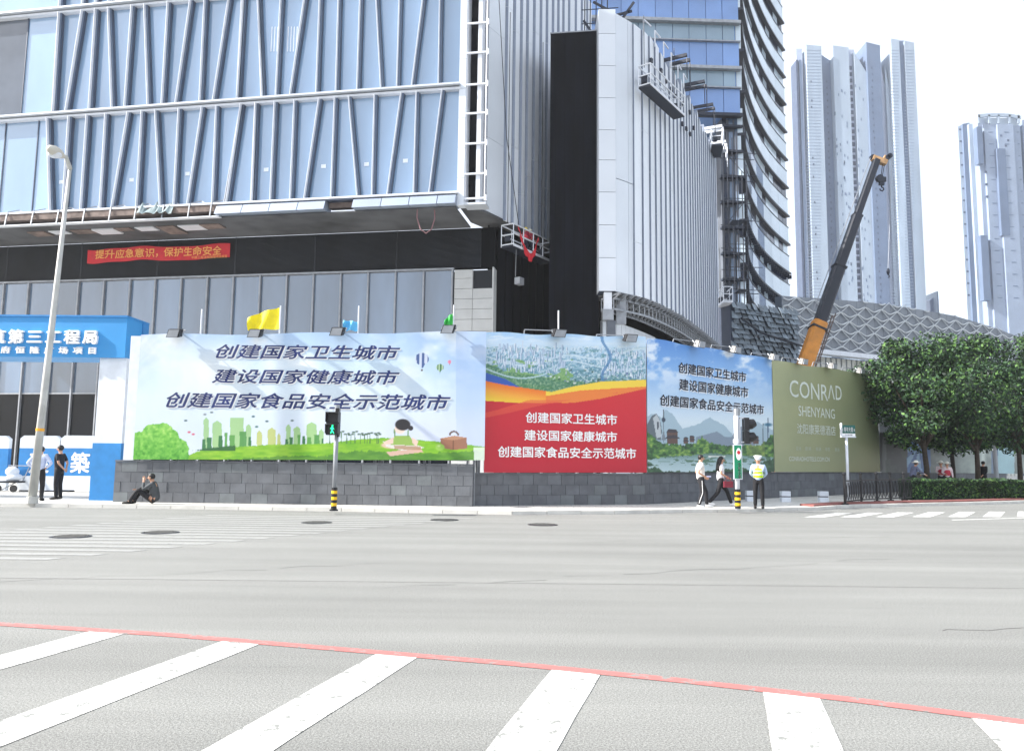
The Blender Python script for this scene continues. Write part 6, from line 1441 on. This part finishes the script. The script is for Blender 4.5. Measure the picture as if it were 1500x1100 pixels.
r = np.random.RandomState(4); nh = 16000; L = hB_[0]-hA_[0]; sx_ = r.rand(nh)*L; fy = r.rand(nh)*1.3; fz = r.rand(nh)**.7*.78+.05
sel = r.rand(nh) < .6; fz[sel] = .72+r.rand(sel.sum())*.12+.04*np.sin(sx_[sel]*3); k_ = (~sel) & (r.rand(nh) < .7); fy[k_] = r.rand(k_.sum())*.12-.03
leaves(np.stack([sx_, fy+sx_/L*(hB_[1]-hA_[1])+.5, fz], 1), .06, [M['leaf'], M['leaf2'], M['leaf3']], 'foliage', HG, 5)
mb = MB(); a_, b_ = Vector((0,.58,0)), Vector((L,hB_[1]-hA_[1]+.58,0)); mb.hexa([a_, b_, b_+Vector((0,1.1,0)), a_+Vector((0,1.1,0)), a_+Vector((0,0,.7)), b_+Vector((0,0,.7)), b_+Vector((0,1.1,.7)), a_+Vector((0,1.1,.7))]); mb.build('twig_mass', M['leaf3'], HG, local=True)
# trees
def tree(x, Y, ytop, half, label, seed, lean=0, ylow=640, n=9000):
    p = at(x, 700, Y); R = root('street_tree', (p.x, Y, PAV), label, 'tree', 'street trees behind the hedge'); rr = random.Random(seed); r = np.random.RandomState(seed)
    H = at(x, ytop, Y).z-PAV; w = half*Y/FPX; hl = at(x, ylow, Y).z-PAV
    mb = MB(); tr = [(0,0,0),(.04,0,hl*.5),(.0+lean*.3,0,hl*.95),(lean*.6,0,hl+(H-hl)*.35),(lean,0,hl+(H-hl)*.75)]; mb.tube(tr, [.15,.125,.11,.08,.03], 9); mb.build('trunk', M['bark'], R, True, local=True)
    cl = []
    for k in range(9):
        a = k*2.4+rr.random(); q = rr.uniform(.35, .8); z = hl*.92+(H-hl)*rr.uniform(.0,.5); e_ = Vector((math.cos(a)*w*q, math.sin(a)*w*q*.9, z+(H-hl)*rr.uniform(.1,.35))); s_ = Vector((lean*.3, 0, hl*.85+k*.05))
        mb = MB(); mb.tube([s_, s_.lerp(e_, .5)+Vector((0,0,.25)), e_], [.065,.045,.015], 6); mb.build('limb', M['bark'], R, True, local=True); cl.append((e_, w*rr.uniform(.3,.42)))
    for k in range(34):
        t = rr.random(); z = hl+.1+(H-hl-.3)*t; rad = w*math.sqrt(max(.1, 1-((t-.38)/.68)**2))*rr.uniform(.85,1.15); a = rr.random()*6.283; q = rr.uniform(.35,.88)
        cl.append((Vector((lean*t+math.cos(a)*rad*q, math.sin(a)*rad*q*.9, z)), w*rr.uniform(.2,.36)))
    pts = []
    per = n//len(cl)
    for c_, rad in cl:
        d = r.normal(size=(per,3)); d /= np.linalg.norm(d, axis=1)[:,None]; pts.append(np.array(c_)+d*(rad*r.uniform(.45,1.08,(per,1)))*np.array([1,1,.72]))
    leaves(np.concatenate(pts), .1, [M['leaf'], M['leaf2'], M['leaf3']], 'crown', R, seed)
tree(1357, 37.5, 500, 92, 'bushy dark green tree nearest the olive hotel banner', 1, -.2, 648, 17000)
tree(1432, 40.0, 493, 84, 'dark green tree with a forked trunk in the middle of the row', 2, .1, 655, 15000)
tree(1396, 46.0, 512, 74, 'slimmer tree set back between the two bigger trunks', 3, 0, 655, 11000)
tree(1494, 41.5, 488, 88, 'dark tree at the right edge of the photo', 4, .1, 655, 14000)
tree(1556, 44.0, 500, 80, 'tree just beyond the right edge of the row', 6, 0, 645, 8000)
p = at(1461, 708, 43.0); R = root('white_pole', (p.x, 43, PAV), 'stout white lamp column standing among the tree trunks', 'pole'); zt_ = at(1457, 540, 43).z
mb = MB(); mb.tube([(p.x,43,PAV),(p.x-.1,43,PAV+(zt_-PAV)*.5),(p.x-.15,43,zt_)], [.13,.1,.07], 10); mb.build('shaft', M['white_metal'], R, True); mb = MB(); mb.tube([(p.x,43,PAV),(p.x,43,PAV+.3)], .2, 10); mb.build('base', M['white_metal'], R)
# ================================================================== AIR
mb = MB(); mb.box(-190, 330, -12, 420, -1.0, 215)
hz_m = bpy.data.materials.new('haze'); hz_m.use_nodes = True; t = hz_m.node_tree; t.nodes.remove(t.nodes['Principled BSDF'])
pv = t.nodes.new('ShaderNodeVolumePrincipled'); pv.inputs['Color'].default_value = (.93,.96,1,1); pv.inputs['Density'].default_value = .00042; pv.inputs['Anisotropy'].default_value = .3
t.links.new(pv.outputs[0], t.nodes['Material Output'].inputs['Volume'])
tag(mb.build('haze', hz_m), kind='stuff')
